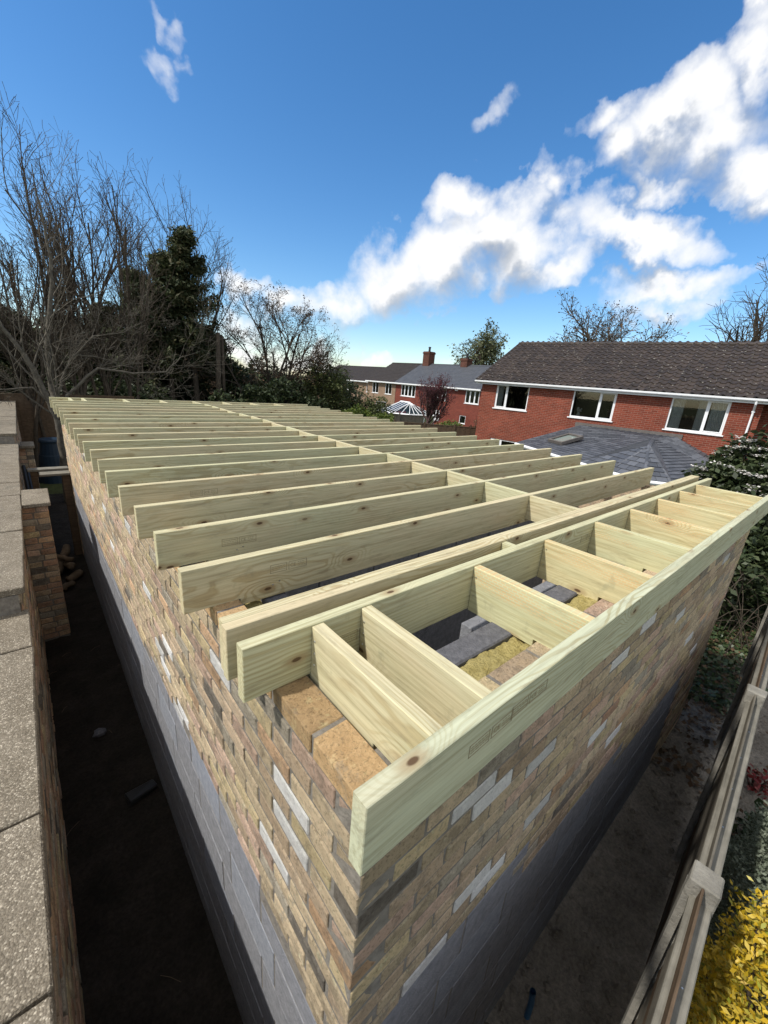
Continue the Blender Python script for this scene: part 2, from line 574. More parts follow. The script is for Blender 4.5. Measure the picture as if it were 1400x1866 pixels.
def mat_soil(name, c1, c2, c3):
    m, nt, b = new_mat(name, .95, .1)
    p = gpos(nt)
    n = noise(nt, p, 3.5, 8, .65)
    n2 = noise(nt, p, 45, 5, .65)
    col = ramp(nt, n, [(.3, c1), (.6, c2), (.8, c3)])
    col = mixc(nt, .7, col, ramp(nt, n2, [(.3, (.5, .5, .5)), (.75, (1.4, 1.4, 1.4))]), 'MULTIPLY')
    setc(nt, b, col)
    bump(nt, b, math_(nt, 'ADD', math_(nt, 'MULTIPLY', n2, .5), noise(nt, p, 16, 6, .7)), .9, .03)
    return m


def mat_weathered(name, c1, c2):
    m, nt, b = new_mat(name, .92, .12)
    oc = ocoord(nt)
    off = nd(nt, 'ShaderNodeCombineXYZ', {0: math_(nt, 'MULTIPLY', orand(nt), 53.0)}).outputs[0]
    v = vadd(nt, oc, off)
    n = noise(nt, vmul(nt, v, (2.5, 70, 70)), 1.0, 7, .68)
    n2 = noise(nt, v, 9.0, 6, .65)
    col = ramp(nt, n, [(.28, c1), (.72, c2)])
    col = mixc(nt, .8, col, ramp(nt, n2, [(.3, (.65, .65, .62)), (.7, (1.2, 1.2, 1.16))]), 'MULTIPLY')
    setc(nt, b, col)
    bump(nt, b, n, .5, .004)
    return m


MT = {}
MT['timber'] = mat_timber('treated_timber')
MT['timber_dots'] = mat_timber('treated_timber_incised', (.53, .52, .32), (.60, .50, .28), dots=True)
MT['timber_fascia'] = mat_timber('treated_timber_fascia', (.48, .49, .35), (.55, .49, .345))
BR = [
    mat_brick('brick_buff', (.40, .31, .20), (.30, .225, .145)),
    mat_brick('brick_tan', (.36, .255, .165), (.27, .20, .145)),
    mat_brick('brick_pink', (.40, .26, .20), (.30, .20, .155)),
    mat_brick('brick_orange', (.40, .235, .13), (.33, .20, .12)),
    mat_brick('brick_yellow', (.42, .33, .18), (.33, .25, .14)),
    mat_brick('brick_grey', (.24, .215, .175), (.17, .155, .13), .5),
    mat_brick('brick_dark', (.12, .105, .09), (.065, .06, .055), .6, .5, .5, .12),
    mat_brick('brick_red', (.32, .16, .10), (.23, .13, .09)),
    mat_brick('brick_white', (.47, .45, .42), (.39, .37, .35), .05, .25, .2, .0),
]
MT['brick_top'] = mat_brick('brick_orange_face', (.40, .27, .145), (.32, .205, .105), .15, .5, .35, .0)
MT['mortar'] = mat_noise('mortar', (.15, .135, .115), (.27, .245, .21), 30, 8, .97, 1.0, .008, 90)
MT['block'] = mat_noise('concrete_block', (.175, .18, .196), (.285, .29, .31), 28, 9, .94, 1.0, .006, 120)
MT['block_pale'] = mat_noise('concrete_block_pale', (.205, .22, .25), (.31, .325, .36), 28, 9, .94, 1.0, .006, 120)
MT['block_dark'] = mat_noise('dense_block_dark', (.085, .085, .095), (.16, .16, .175), 40, 8, .95, .9, .008, 110)
MT['block_mortar'] = mat_noise('block_mortar', (.36, .36, .36), (.50, .49, .48), 18, 6, .95, .6, .006, 60)
MT['wool'] = mat_noise('mineral_wool', (.36, .29, .10), (.56, .47, .20), 30, 8, .98, 1.0, .03, 60)
MT['concrete'] = mat_noise('concrete_grey', (.26, .26, .26), (.38, .38, .38), 4, 8, .9, .4, .006, 50)
MT['post'] = mat_noise('weathered_concrete_post', (.15, .142, .122), (.29, .275, .24), 12, 8, .92, .9, .008, 60)
MT['slab'] = mat_slab('exposed_aggregate')
MT['old_board'] = mat_weathered('weathered_board', (.085, .076, .062), (.19, .172, .145))
MT['cap_board'] = mat_weathered('weathered_capping', (.13, .122, .104), (.25, .235, .205))
MT['brown_board'] = mat_weathered('brown_fence_board', (.075, .052, .035), (.15, .105, .072))
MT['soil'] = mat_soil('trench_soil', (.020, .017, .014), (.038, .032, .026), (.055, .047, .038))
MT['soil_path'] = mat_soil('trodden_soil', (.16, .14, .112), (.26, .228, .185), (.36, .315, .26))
MT['ground'] = mat_soil('garden_ground', (.05, .055, .022), (.075, .085, .03), (.10, .095, .05))
MT['nail'] = mat_plain('galvanised_nail', (.6, .6, .58), .35, .5, 1.0)
MT['ink'] = mat_plain('stamp_ink', (.30, .255, .165), .9, .1)
MT['upvc'] = mat_plain('white_upvc', (.80, .81, .82), .35, .5, 0, .03)
MT['glass'] = mat_glass('window_glass', (.72, .75, .75))
MT['cons_glass'] = mat_glass('conservatory_glass', (.75, .8, .8))
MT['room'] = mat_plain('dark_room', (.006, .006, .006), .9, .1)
MT['curtain'] = mat_plain('curtain_fabric', (.75, .74, .72), .9, .1)
MT['house_brick'] = mat_house_brick('red_house_brick', (.235, .056, .033), (.155, .038, .024), (.27, .155, .115))
MT['far_brick'] = mat_house_brick('far_red_brick', (.21, .050, .034), (.15, .036, .026), (.17, .09, .07))
MT['chimney_brick'] = mat_house_brick('chimney_brick', (.12, .05, .035), (.085, .038, .028), (.11, .07, .055))
MT['buff_brick'] = mat_house_brick('far_buff_brick', (.30, .20, .135), (.24, .155, .105), (.25, .2, .155))
MT['tile'] = mat_slate('brown_roof_tile', (.058, .043, .033), (.026, .020, .016))
MT['tile_far'] = mat_noise('far_roof_tile', (.026, .022, .021), (.046, .039, .036), 3, 6, .8, .3, .01, 20)
MT['slate_far'] = mat_noise('far_slate', (.055, .058, .068), (.085, .09, .10), 3, 6, .6, .2, .01, 20, .3)
MT['lichen'] = mat_plain('lichen', (.25, .235, .205), .95, .1)
MT['slate'] = mat_slate('grey_slate', (.055, .060, .072), (.12, .127, .145))
MT['lead'] = mat_noise('lead_flashing', (.10, .09, .082), (.15, .135, .125), 6, 6, .7, .3, .004)
MT['bark_pale'] = mat_noise('pale_bark', (.06, .052, .042), (.15, .135, .108), 14, 8, .95, .8, .01, 50)
MT['bark'] = mat_noise('dark_bark', (.042, .034, .026), (.085, .068, .05), 14, 6, .95, .6, .01, 50)
MT['bark_purple'] = mat_noise('purple_twig', (.06, .035, .035), (.12, .075, .07), 14, 6, .95, .5, .01, 50)
MT['conifer'] = mat_leaf('conifer_needles', [(.028, .042, .020), (.052, .068, .030), (.08, .09, .038), (.10, .085, .042)], .7, .2)
MT['evergreen'] = mat_leaf('evergreen_leaf', [(.028, .042, .018), (.05, .07, .028), (.078, .096, .04)], .5, .2)
MT['olive'] = mat_leaf('olive_leaf', [(.05, .065, .022), (.085, .105, .032), (.11, .115, .04)], .6, .3)
MT['lime'] = mat_leaf('lime_leaf', [(.075, .11, .018), (.12, .165, .028), (.16, .19, .04)], .5, .3)
MT['purple'] = mat_leaf('purple_leaf', [(.055, .014, .020), (.10, .026, .034), (.13, .045, .048)], .6, .3)
MT['willow'] = mat_leaf('willow_leaf', [(.10, .115, .055), (.14, .155, .075), (.18, .185, .10)], .6, .3)
MT['grey_leaf'] = mat_leaf('grey_green_leaf', [(.12, .15, .10), (.19, .22, .16), (.26, .29, .22)], .7, .2)
MT['yellow_leaf'] = mat_leaf('yellow_leaf', [(.20, .19, .015), (.55, .36, .015), (.68, .46, .03), (.70, .53, .10), (.28, .30, .03)], .45, .25)
MT['blossom'] = mat_leaf('white_blossom', [(.62, .58, .54), (.75, .73, .68)], .8, .2)
MT['litter'] = mat_leaf('leaf_litter', [(.07, .04, .022), (.13, .075, .04), (.17, .11, .06), (.06, .05, .03)], .8, .1)
MT['ivy'] = mat_leaf('ivy_leaf', [(.028, .05, .02), (.05, .08, .03), (.09, .11, .045)], .4, .15)
MT['red_leaf'] = mat_leaf('red_leaf', [(.14, .012, .012), (.20, .02, .02), (.07, .02, .015)], .5, .2)
MT['blue_plastic'] = mat_plain('dark_blue_plastic', (.007, .022, .042), .5, .4)
MT['pipe_blue'] = mat_plain('blue_pipe', (.03, .11, .22), .45, .4)
MT['black_plastic'] = mat_plain('black_plastic', (.02, .02, .02), .4, .4)
MT['log'] = mat_noise('cut_log', (.10, .07, .045), (.20, .15, .10), 10, 6, .95, .6, .01, 40)


# ------------------------------------------------------------------ ground
def smooth01(t):
    t = max(0.0, min(1.0, t))
    return t * t * (3 - 2 * t)


def gz(x, y):
    return -1.15 * smooth01((x - 8.0) / 7.0)


def build_ground():
    xs = [-900, -300, -100, -40, -15, -6, -2, 0, 2, 4, 6, 7, 8, 9, 10, 11, 12, 13, 14, 15, 17, 20, 26, 40, 80, 200, 500, 1200]
    ys = [-900, -300, -100, -30, -8, -3, -1, 0, 1, 2, 3, 5, 8, 11, 14, 18, 24, 34, 60, 120, 300, 1200]
    mb = MB()
    nx = len(xs)
    mb.add([(x, y, gz(x, y) - .03) for y in ys for x in xs],
           [(j * nx + i, j * nx + i + 1, (j + 1) * nx + i + 1, (j + 1) * nx + i) for j in range(len(ys) - 1) for i in range(nx - 1)])
    o = mb.build('ground', MT['ground'], smooth=True)
    tag(o, 'rough garden ground running out to the horizon', kind='structure')

    rng = np.random.default_rng(3)

    def soil_sheet(name, x0, x1, y0, y1, step, amp, mat, label, z=0.0):
        nx, ny = int((x1 - x0) / step) + 1, int((y1 - y0) / step) + 1
        X = np.linspace(x0, x1, nx)
        Y = np.linspace(y0, y1, ny)
        H = np.zeros((ny, nx))
        for k, a in ((3, .8), (7, .6), (15, .5), (33, .35)):
            ph = rng.uniform(0, 6.28, 8)
            for q in range(4):
                an = rng.uniform(0, 6.28)
                H += a / 4 * np.sin((X[None] * math.cos(an) + Y[:, None] * math.sin(an)) * k * (1 + .3 * q) + ph[q])
        H = H * amp + rng.normal(0, amp * .35, H.shape)
        mb = MB()
        mb.add([(X[i], Y[j], z + H[j, i]) for j in range(ny) for i in range(nx)],
               [(j * nx + i, j * nx + i + 1, (j + 1) * nx + i + 1, (j + 1) * nx + i) for j in range(ny - 1) for i in range(nx - 1)])
        tag(mb.build(name, mat, smooth=True), label, kind='structure')

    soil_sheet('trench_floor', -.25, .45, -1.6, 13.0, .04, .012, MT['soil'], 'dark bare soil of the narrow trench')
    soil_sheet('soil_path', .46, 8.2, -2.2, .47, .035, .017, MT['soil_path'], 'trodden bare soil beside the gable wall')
    r2 = random.Random(17)
    mb = MB()
    for _ in range(900):
        x, y = r2.uniform(.6, 7.5), r2.uniform(-.05, .44) if r2.random() < .7 else r2.uniform(-1.5, -.2)
        r = r2.uniform(.006, .028) * (1 if r2.random() < .9 else 1.6)
        vs = [(x + r * a * r2.uniform(.6, 1.3), y + r * b * r2.uniform(.6, 1.3), .006 + r * c * r2.uniform(.5, .9)) for a, b, c in ((1, 0, 0), (0, 1, 0), (-1, 0, 0), (0, -1, 0), (0, 0, 1), (0, 0, -1))]
        mb.add(vs, [(0, 1, 4), (1, 2, 4), (2, 3, 4), (3, 0, 4), (1, 0, 5), (2, 1, 5), (3, 2, 5), (0, 3, 5)])
    tag(mb.build('soil_clods', MT['soil_path']), 'small clods and crumbs of soil along the path', kind='stuff')


build_ground()

# ------------------------------------------------------------------ outbuilding walls
WX, WY = .429, .457            # outer faces of the long wall (x) and gable wall (y)
WXE, WYE = 5.13, 8.82         # far ends
WTOP = 2.55
T = .1025
CH = .075
build = empty('outbuilding', (WX, WY, 0), 0, 'half built outbuilding of mixed reclaimed bricks over grey blocks', 'building')
BO = Vector((WX, WY, 0))


def sub(name, mb, mats, parent, kind=None, smooth=False):
    """part of the outbuilding given in world coordinates"""
    me = mb.mesh(name, mats, smooth)
    o = link(name, me, parent, kind=kind)
    return o


def unworld(o, parent_world):
    o.location = Vector(o.location) - parent_world


def make_brick_meshes(L, n, rng):
    res = []
    for i in range(n):
        mb = MB()
        mb.box((.0015, 0, .002), (L - .0015, T, .063), c=rng.uniform(.002, .0035), jit=.0020, rng=rng)
        res.append(mb.mesh('brick', []))
    return res


brng = random.Random(11)
BM = {'full': make_brick_meshes(.215, 8, brng), 'half': make_brick_meshes(.1025, 4, brng)}
LW = [(0.82, 2.26), (0.94, 1.85), (0.81, 2.11), (2.6, 2.01), (2.39, 1.6), (2.42, 1.67), (1.34, 2.27), (2.06, 1.55), (4.15, 1.81), (4.34, 2.06), (2.2, 1.47), (5.3, 1.9), (6.2, 2.1)]
LD = [(0.72, 1.72), (2.41, 1.79), (1.52, 2.06)]
RW = [(0.96, 2.23), (1.42, 2.06), (1.44, 1.74), (2.09, 2.2), (3.12, 2.01), (2.01, 1.81), (2.36, 1.55), (3.73, 1.61), (4.14, 1.3), (1.05, 2.13), (4.14, 2.22), (1.14, 1.6), (0.85, 1.27)]
RD = [(1.78, 1.49), (0.53, 2.20)]
W_LEFT = [40, 24, 12, 6, 15, 8, 0.4, .6, .5]
W_RIGHT = [38, 28, 10, 5, 14, 10, .6, .6, .5]


def n_left(y):
    if y > 8.35:
        return 99
    if y < .72:
        return 15
    if y < 2.0:
        return 14
    if y < 3.0:
        return 15
    return 16


def n_right(x):
    if x > 4.15:
        return 99
    if x < 1.43:
        return 14
    if x < 2.65:
        return 17
    return 19


def run_courses(axis):
    """bricks of one wall: list of (start, length, z, course)"""
    out = []
    s0, s1 = (WY, WYE) if axis == 'y' else (WX, WXE)
    nf = n_left if axis == 'y' else n_right
    for k in range(35):
        z = WTOP - CH * k - .065
        if z < 0:
            break
        odd = k % 2
        own_corner = (odd == 0) if axis == 'y' else (odd == 1)
        s = s0 if own_corner else s0 + T + .010
        if not own_corner:
            pass
        while s < s1 - .03:
            L = .215
            if s + L > s1:
                L = s1 - s
            if k < nf(s + L / 2):
                out.append((s, L, z, k))
            s += L + .010
    return out


def blocks_of(axis):
    out = []
    s0, s1 = (WY, 8.35) if axis == 'y' else (WX, 4.15)
    nf = n_left if axis == 'y' else n_right
    for r in range(8):
        zt = WTOP - CH * 14 - .225 * r
        zb = max(zt - .215, -.05)
        if zt < .05:
            break
        s = s0 + (0 if r % 2 else .12)
        while s < s1:
            L = min(.440, s1 - s)
            n = max(nf(s + .05), nf(s + L - .05)) if s + L < s1 else nf(s + .05)
            top = min(zt, WTOP - CH * min(n, 40))
            if L > .06 and top - zb > .04:
                out.append((s, L, zb, top))
            s += L + .010
    return out


def build_wall(axis):
    long = axis == 'y'
    nm = 'long_wall' if long else 'gable_wall'
    mb = MB()
    if long:
        mb.box((WX + .0012, WY + .0020, -.1), (WX + T - .004, WYE - .006, WTOP - .004))
    else:
        mb.box((WX + .0020, WY + .0012, -.1), (WXE - .006, WY + T - .004, WTOP - .005))
    wall = sub(nm, mb, MT['mortar'], build)
    wall.location = -BO
    wall['label'] = 'reclaimed brick upper courses over blue grey blocks' if long else 'reclaimed brick gable with a stepped edge above grey blocks'
    rng = random.Random(5 if long else 6)
    items = run_courses(axis)
    whites, darks = (LW, LD) if long else (RW, RD)
    weights = W_LEFT if long else W_RIGHT
    wset, dset = set(), set()
    for st, lst in ((wset, whites), (dset, darks)):
        for (a, z) in lst:
            best = min(range(len(items)), key=lambda i: (items[i][0] + items[i][1] / 2 - a) ** 2 + 4 * (items[i][2] + .03 - z) ** 2)
            st.add(best)
    rec = []
    for i, (s, L, z, k) in enumerate(items):
        mi = rng.choices(range(9), weights)[0]
        if i in wset:
            mi = 8
        elif i in dset:
            mi = 6
        c = (WX, s + L / 2, z) if long else (s + L / 2, WY, z)
        d = math.sqrt(c[0] ** 2 + c[1] ** 2 + (z - CAM_Z) ** 2)
        # grazing view makes far bricks tiny
        cosv = (WX / d) if long else (WY / d)
        rec.append((cosv / d / d, s, L, z, k, mi))
    rec.sort(reverse=True)
    nobj = 165 if long else 135
    rest = MB()
    for j, (_, s, L, z, k, mi) in enumerate(rec):
        jy = rng.uniform(-.0040, -.0014)
        tilt = rng.uniform(-.003, .003)
        if j < nobj:
            full = L > .16
            me = rng.choice(BM['full' if full else 'half'])
            sc = L / (.215 if full else .1025)
            if long:
                o = link('brick', me, wall, (WX + T + jy, s, z), (tilt, 0, math.pi / 2), BR[mi] if k else MT['brick_top'])
                o.location.x = WX + T + jy
            else:
                o = link('brick', me, wall, (s, WY + jy, z), (0, tilt, 0), BR[mi])
            o.scale = (sc, 1, 1)
        else:
            if long:
                rest.box((WX + jy, s + .001, z + .0015), (WX + jy + T, s + L - .001, z + .0635), mi, .0025, .002, rng)
            else:
                rest.box((s + .001, WY + jy, z + .0015), (s + L - .001, WY + jy + T, z + .0635), mi, .0025, .002, rng)
    rest.build('brick', BR, wall, kind='stuff')
    wedge = MB()
    bshare = {}
    for s, L, zb, zt in blocks_of(axis):
        key = (round(L, 3), round(zt - zb, 3))
        if key not in bshare:
            m = MB()
            m.box((0, 0, 0), (L, .1, zt - zb), c=.002, jit=.001, rng=rng)
            bshare[key] = m.mesh('block', [])
        jy = rng.uniform(-.002, .0005)
        mt = MT['block_pale'] if rng.random() < .25 else MT['block']
        if long:
            o = link('block', bshare[key], wall, (WX + .1 + jy, s, zb), (0, 0, math.pi / 2), mt)
        else:
            o = link('block', bshare[key], wall, (s, WY + jy, zb), (0, 0, 0), mt)
    # paler joints between the blocks
    jm = MB()
    if long:
        jm.box((WX + .0015, WY + .13, -.1), (WX + .05, 8.33, WTOP - CH * 16.0))
    else:
        jm.box((WX + .13, WY + .0015, -.1), (4.13, WY + .05, WTOP - CH * 19.0))
    o = jm.build('block_joint', MT['block_mortar'], wall)
    return wall


build_wall('y')
build_wall('x')


def build_inner():
    rng = random.Random(21)
    # inner leaf of dense dark blocks, insulation in the cavity
    leaf = MB()
    leaf.box((.66, .668, -.1), (5.02, .752, 2.29))
    leaf.box((.648, .76, -.1), (.732, 8.7, 2.29))
    lo = leaf.build('inner_leaf', MT['block_dark'], build, -BO)
    lo['label'] = 'inner leaf of dark dense concrete blocks'
    s = .93
    while s < 4.9:
        L = min(.44, 4.95 - s)
        m = MB()
        m.box((0, 0, 0), (L, .1, .215), c=.006, jit=.003, rng=rng)
        link('block', m.mesh('block', []), lo, (s, .66 + rng.uniform(-.006, .006), 2.31), (0, 0, rng.uniform(-.01, .01)), MT['block_dark'])
        s += L + (.012 if rng.random() < .7 else .10)
    s = .92
    while s < 8.2:
        m = MB()
        m.box((0, 0, 0), (.44, .1, .215), c=.006, jit=.003, rng=rng)
        link('block', m.mesh('block', []), lo, (.74 + rng.uniform(-.006, .006), s, 2.30), (0, 0, math.pi / 2), MT['block_dark'])
        s += .455
    # fluffy batts
    def batt(x0, x1, y0, y1, z, along):
        n = int((x1 - x0) / .02) if along == 'x' else int((y1 - y0) / .02)
        mb = MB()
        vs, fs = [], []
        cols = 6
        for i in range(n + 1):
            for j in range(cols + 1):
                if along == 'x':
                    x, y = x0 + (x1 - x0) * i / n, y0 + (y1 - y0) * j / cols
                else:
                    y, x = y0 + (y1 - y0) * i / n, x0 + (x1 - x0) * j / cols
                h = z + rng.uniform(-.009, .009) + .008 * math.sin(i * .31) - (.012 if j in (0, cols) else 0)
                vs.append((x, y, h))
        for i in range(n):
            for j in range(cols):
                a = i * (cols + 1) + j
                fs.append((a, a + 1, a + cols + 2, a + cols + 1))
        mb.add(vs, fs)
        o = mb.build('insulation', MT['wool'], build, -BO, smooth=True)
        o['label'] = 'yellow mineral wool in the wall cavity'
    batt(.55, 5.0, .557, .664, 2.515, 'x')
    batt(.534, .634, .66, 8.7, 2.505, 'y')
    fl = MB()
    fl.box((.74, .76, -.1), (5.0, 8.7, .12))
    fl.build('floor_slab', MT['concrete'], build, -BO)
    sw = MB()
    sw.box((5.02, WY + .11, -.1), (5.12, WYE - .11, 2.54))
    sw.box((.54, WYE - .10, -.1), (5.12, WYE - .004, 2.535))
    sw.build('back_walls', BR[1], build, -BO)
    # low cross wall and a bay of grey blocks seen down through the joists
    cw = MB()
    cw.box((.8, 1.95, -.1), (4.3, 2.04, 1.98))
    c = cw.build('cross_wall', MT['block'], build, -BO)
    s = .8
    while s < 4.2:
        m = MB()
        m.box((0, 0, 0), (.43, .14, .215), c=.004, jit=.002, rng=rng)
        link('block', m.mesh('block', []), c, (s, 1.93, 1.99), (0, 0, 0), MT['block'])
        s += .44 + (.03 if rng.random() < .3 else 0)
    # loose pallets of blocks close under the trimmer
    st = empty('block_stack', (1.05, .80, .12), 0, 'stack of grey concrete blocks standing inside the outbuilding under the front joists', 'block stack')
    for lay in range(10):
        for i in range(8):
            m = MB()
            m.box((0, 0, 0), (.44, .215, .215), c=.004, jit=.003, rng=rng)
            if lay < 9 and i not in (0, 7):
                pass
            if lay == 9 and rng.random() < .45:
                continue
            link('block', m.mesh('block', []), st, (i * .46 + rng.uniform(-.006, .006), .01 + rng.uniform(-.01, .02), lay * .216), (0, 0, rng.uniform(-.02, .02)),
                 MT['block_dark'] if rng.random() < .3 else MT['block'])


build_inner()

# ------------------------------------------------------------------ roof frame
ZT = 2.720                     # top of the joists
JX0, JX1 = .333, 5.184  # roof frame positions and sizes were scaled down about the camera, then baked in
JH = .170                      # depth where the timber bears on the wall
JD = .198                      # depth elsewhere (notched over the wall)
TW = .040                      # timber thickness
FY = .381                      # centre line of the fascia board
FO = Vector((JX0, FY - TW / 2, WTOP))
frame = empty('roof_frame', FO, 0, 'pale green treated timber roof joists laid across the brick walls', 'roof frame')


def profile_mesh(poly, w, c=.0025):
    """extrude an x-z polygon by w in y, centred, with chamfered edges"""
    n = len(poly)
    P = [Vector(p) for p in poly]
    ins = []
    area = sum(P[i].x * P[(i + 1) % n].y - P[(i + 1) % n].x * P[i].y for i in range(n))
    sg = 1 if area > 0 else -1
    for i in range(n):
        e0 = (P[i] - P[i - 1]).normalized()
        e1 = (P[(i + 1) % n] - P[i]).normalized()
        n0 = Vector((-e0.y, e0.x)) * sg
        n1 = Vector((-e1.y, e1.x)) * sg
        ins.append(P[i] + (n0 + n1) * c)
    layers = [(-w / 2, ins), (-w / 2 + c, P), (w / 2 - c, P), (w / 2, ins)]
    vs = [(q.x, y, q.y) for y, ring in layers for q in ring]
    fs = []
    for l in range(3):
        for i in range(n):
            j = (i + 1) % n
            q = (l * n + i, l * n + j, (l + 1) * n + j, (l + 1) * n + i)
            fs.append(q if sg > 0 else q[::-1])
    a, b = tuple(range(n)), tuple(range(3 * n, 4 * n))
    fs += [a if sg < 0 else a, b[::-1]]
    mb = MB()
    mb.add(vs, fs)
    me = mb.mesh('timber', [])
    me.validate()
    import bmesh
    bm = bmesh.new()
    bm.from_mesh(me)
    bmesh.ops.recalc_face_normals(bm, faces=bm.faces)
    bm.to_mesh(me)
    bm.free()
    return me


def joist_poly(L, notch0=.205, notch1=.0):
    """local: x 0..L, z centred on the joist mid depth"""
    h = JH / 2
    lo = h - JD
    if notch0 <= 0:
        return [(0, -h), (L, -h), (L, h), (0, h)]
    pts = [(0, -h), (notch0, -h), (notch0, lo), (L - notch1 if notch1 else L, lo)]
    if notch1:
        pts += [(L - notch1, -h), (L, -h)]
    pts += [(L, h), (0, h)]
    return pts


nail_mb = MB()
nail_mb.tube([(0, 0, 0), (0, -.0022, 0)], [.0036, .0030], 8)
NAIL = nail_mb.mesh('nail', [])


def nail(parent, x, y, z, rot=(0, 0, 0), s=1.0):
    o = link('nail', NAIL, parent, (x, y, z), rot, MT['nail'])
    o.scale = (s, s, s)


def text_mesh(txt, size):
    cu = bpy.data.curves.new('lettering', 'FONT')
    cu.body = txt
    cu.size = size
    cu.extrude = .0002
    ob = bpy.data.objects.new('lettering', cu)
    COL.objects.link(ob)
    dg = bpy.context.evaluated_depsgraph_get()
    me = bpy.data.meshes.new_from_object(ob.evaluated_get(dg))
    bpy.data.objects.remove(ob)
    vs = [v.co.copy() for v in me.vertices]
    fs = [tuple(p.vertices) for p in me.polygons]
    bpy.data.meshes.remove(me)
    return vs, fs


def stamp_mesh():
    mb = MB()
    t = .0010

    def bar(x0, z0, x1, z1):
        mb.box((min(x0, x1) - t, -.0006, min(z0, z1) - t), (max(x0, x1) + t, 0, max(z0, z1) + t))

    for x0, x1 in ((0, .072), (.082, .165)):
        bar(x0, 0, x1, 0)
        bar(x0, .034, x1, .034)
        bar(x0, 0, x0, .034)
        bar(x1, 0, x1, .034)
    vs, fs = text_mesh('CE', .022)
    mb.add([(v.x + .088, -.0006 - v.z, v.y + .010) for v in vs], fs)
    r = random.Random(2)
    for zz in (.009, .017, .025):
        x = .006
        while x < .064:
            w = r.uniform(.004, .012)
            bar(x, zz, min(x + w, .067), zz)
            x += w + .005
    for zz in (.009, .017, .025):
        x = .124
        while x < .155:
            w = r.uniform(.004, .010)
            bar(x, zz, min(x + w, .160), zz)
            x += w + .005
    return mb.mesh('stamp', [])


STAMP = stamp_mesh()
jrng = random.Random(4)


def timber(name, x, y, L, rotz=0.0, w=TW, poly=None, mat='timber', dz=0.0, ry=0.0):
    me = profile_mesh(poly or joist_poly(L), w, .002)
    o = link(name, me, frame, Vector((x, y, ZT - JH / 2 + dz)) - FO, (0, ry, rotz), MT[mat])
    return o


def rect(L, h=None):
    h = h or JH / 2
    return [(0, -h), (L, -h), (L, h), (0, h)]


HW = TW / 2 + .0003
JY = [1.4135 + .404 * k for k in range(18)]
for k, y in enumerate(JY):
    dx = jrng.uniform(-.010, .010)
    L = JX1 - JX0 + jrng.uniform(-.016, .016)
    o = timber('joist', JX0 + dx, y, L, jrng.uniform(-.0012, .0012), dz=jrng.uniform(-.003, .003), ry=jrng.uniform(-.0012, .0012))
    if k in (0, 1, 3, 4, 6):
        link('stamp', STAMP, o, (.25 + jrng.uniform(0, .2), -HW, -.02 + jrng.uniform(-.015, .015)), (0, jrng.uniform(-.03, .03), 0), MT['ink'])
    if k < 3:
        nail(o, .34, -HW, -.060)
        nail(o, .37, -HW, -.050)
END_Y = 8.865
timber('joist', JX0 - .008, END_Y, JX1 - JX0)
# doubled joist and trimmer joist
timber('joist', JX0 - .003, .9945, JX1 - JX0 - .016, .0, .0355)
timber('joist', JX0 + .003, 1.0320, JX1 - JX0 - .016, .0, .0355, dz=-.0012)
TY = .891
tr = timber('trimmer_joist', JX0, TY, JX1 - JX0 - .016)
link('stamp', STAMP, tr, (.30, -HW, -.028), (0, 0, 0), MT['ink'])
link('stamp', STAMP, tr, (1.95, -HW, -.016), (0, 0, 0), MT['ink'])
# fascia board along the gable
FL = JX1 - JX0 + .025
fa = timber('fascia_board', JX0 + .005, FY, FL, 0, poly=rect(FL), mat='timber_fascia')
link('stamp', STAMP, fa, (.29, -HW, -.004), (0, -.05, 0), MT['ink'])
link('stamp', STAMP, fa, (.45, -HW, .010), (0, -.03, 0), MT['ink'])
# outriggers: local x runs from the fascia to the trimmer
OY0, OL = FY + TW / 2 + .0006, TY - FY - TW - .0012
for k, x in enumerate([.537, .716, 1.289, 1.847, 2.418, 2.965, 3.519, 4.066, 4.568]):
    h = JH / 2
    n0 = WY + T - OY0 + .012
    poly = [(0, -h), (n0, -h), (n0, h - JD), (OL, h - JD), (OL, h), (0, h)]
    o = timber('outrigger', x + TW / 2, OY0, OL, math.pi / 2, poly=poly,
               mat='timber_dots' if k > 1 else 'timber', dz=-.003 + jrng.uniform(-.003, .001))
    for zz in (.045, .004, -.036):
        if k < 4:
            nail(o, OL - .018, HW, zz, (math.pi, 0, 0), 1.0)
# noggings down the middle of the span and in the far ladder
ys = [1.050 - TW / 2] + JY
for a, b in zip(ys[:-1], ys[1:]):
    L = b - a - TW - .001
    timber('nogging', 2.61 + jrng.uniform(-.03, .05) + TW / 2, a + TW / 2 + .0005, L, math.pi / 2, poly=rect(L), dz=-.003)
L = .9765 - TY - TW / 2 - .0008
timber('nogging', 1.66, TY + TW / 2 + .0004, L, math.pi / 2, poly=rect(L), dz=-.010)
for x in (.57, .75, 1.36, 1.96, 2.55, 3.14, 3.73, 4.29):
    L = END_Y - JY[-1] - TW - .001
    timber('nogging', x + TW / 2, JY[-1] + TW / 2 + .0005, L, math.pi / 2, poly=rect(L), dz=-.003)


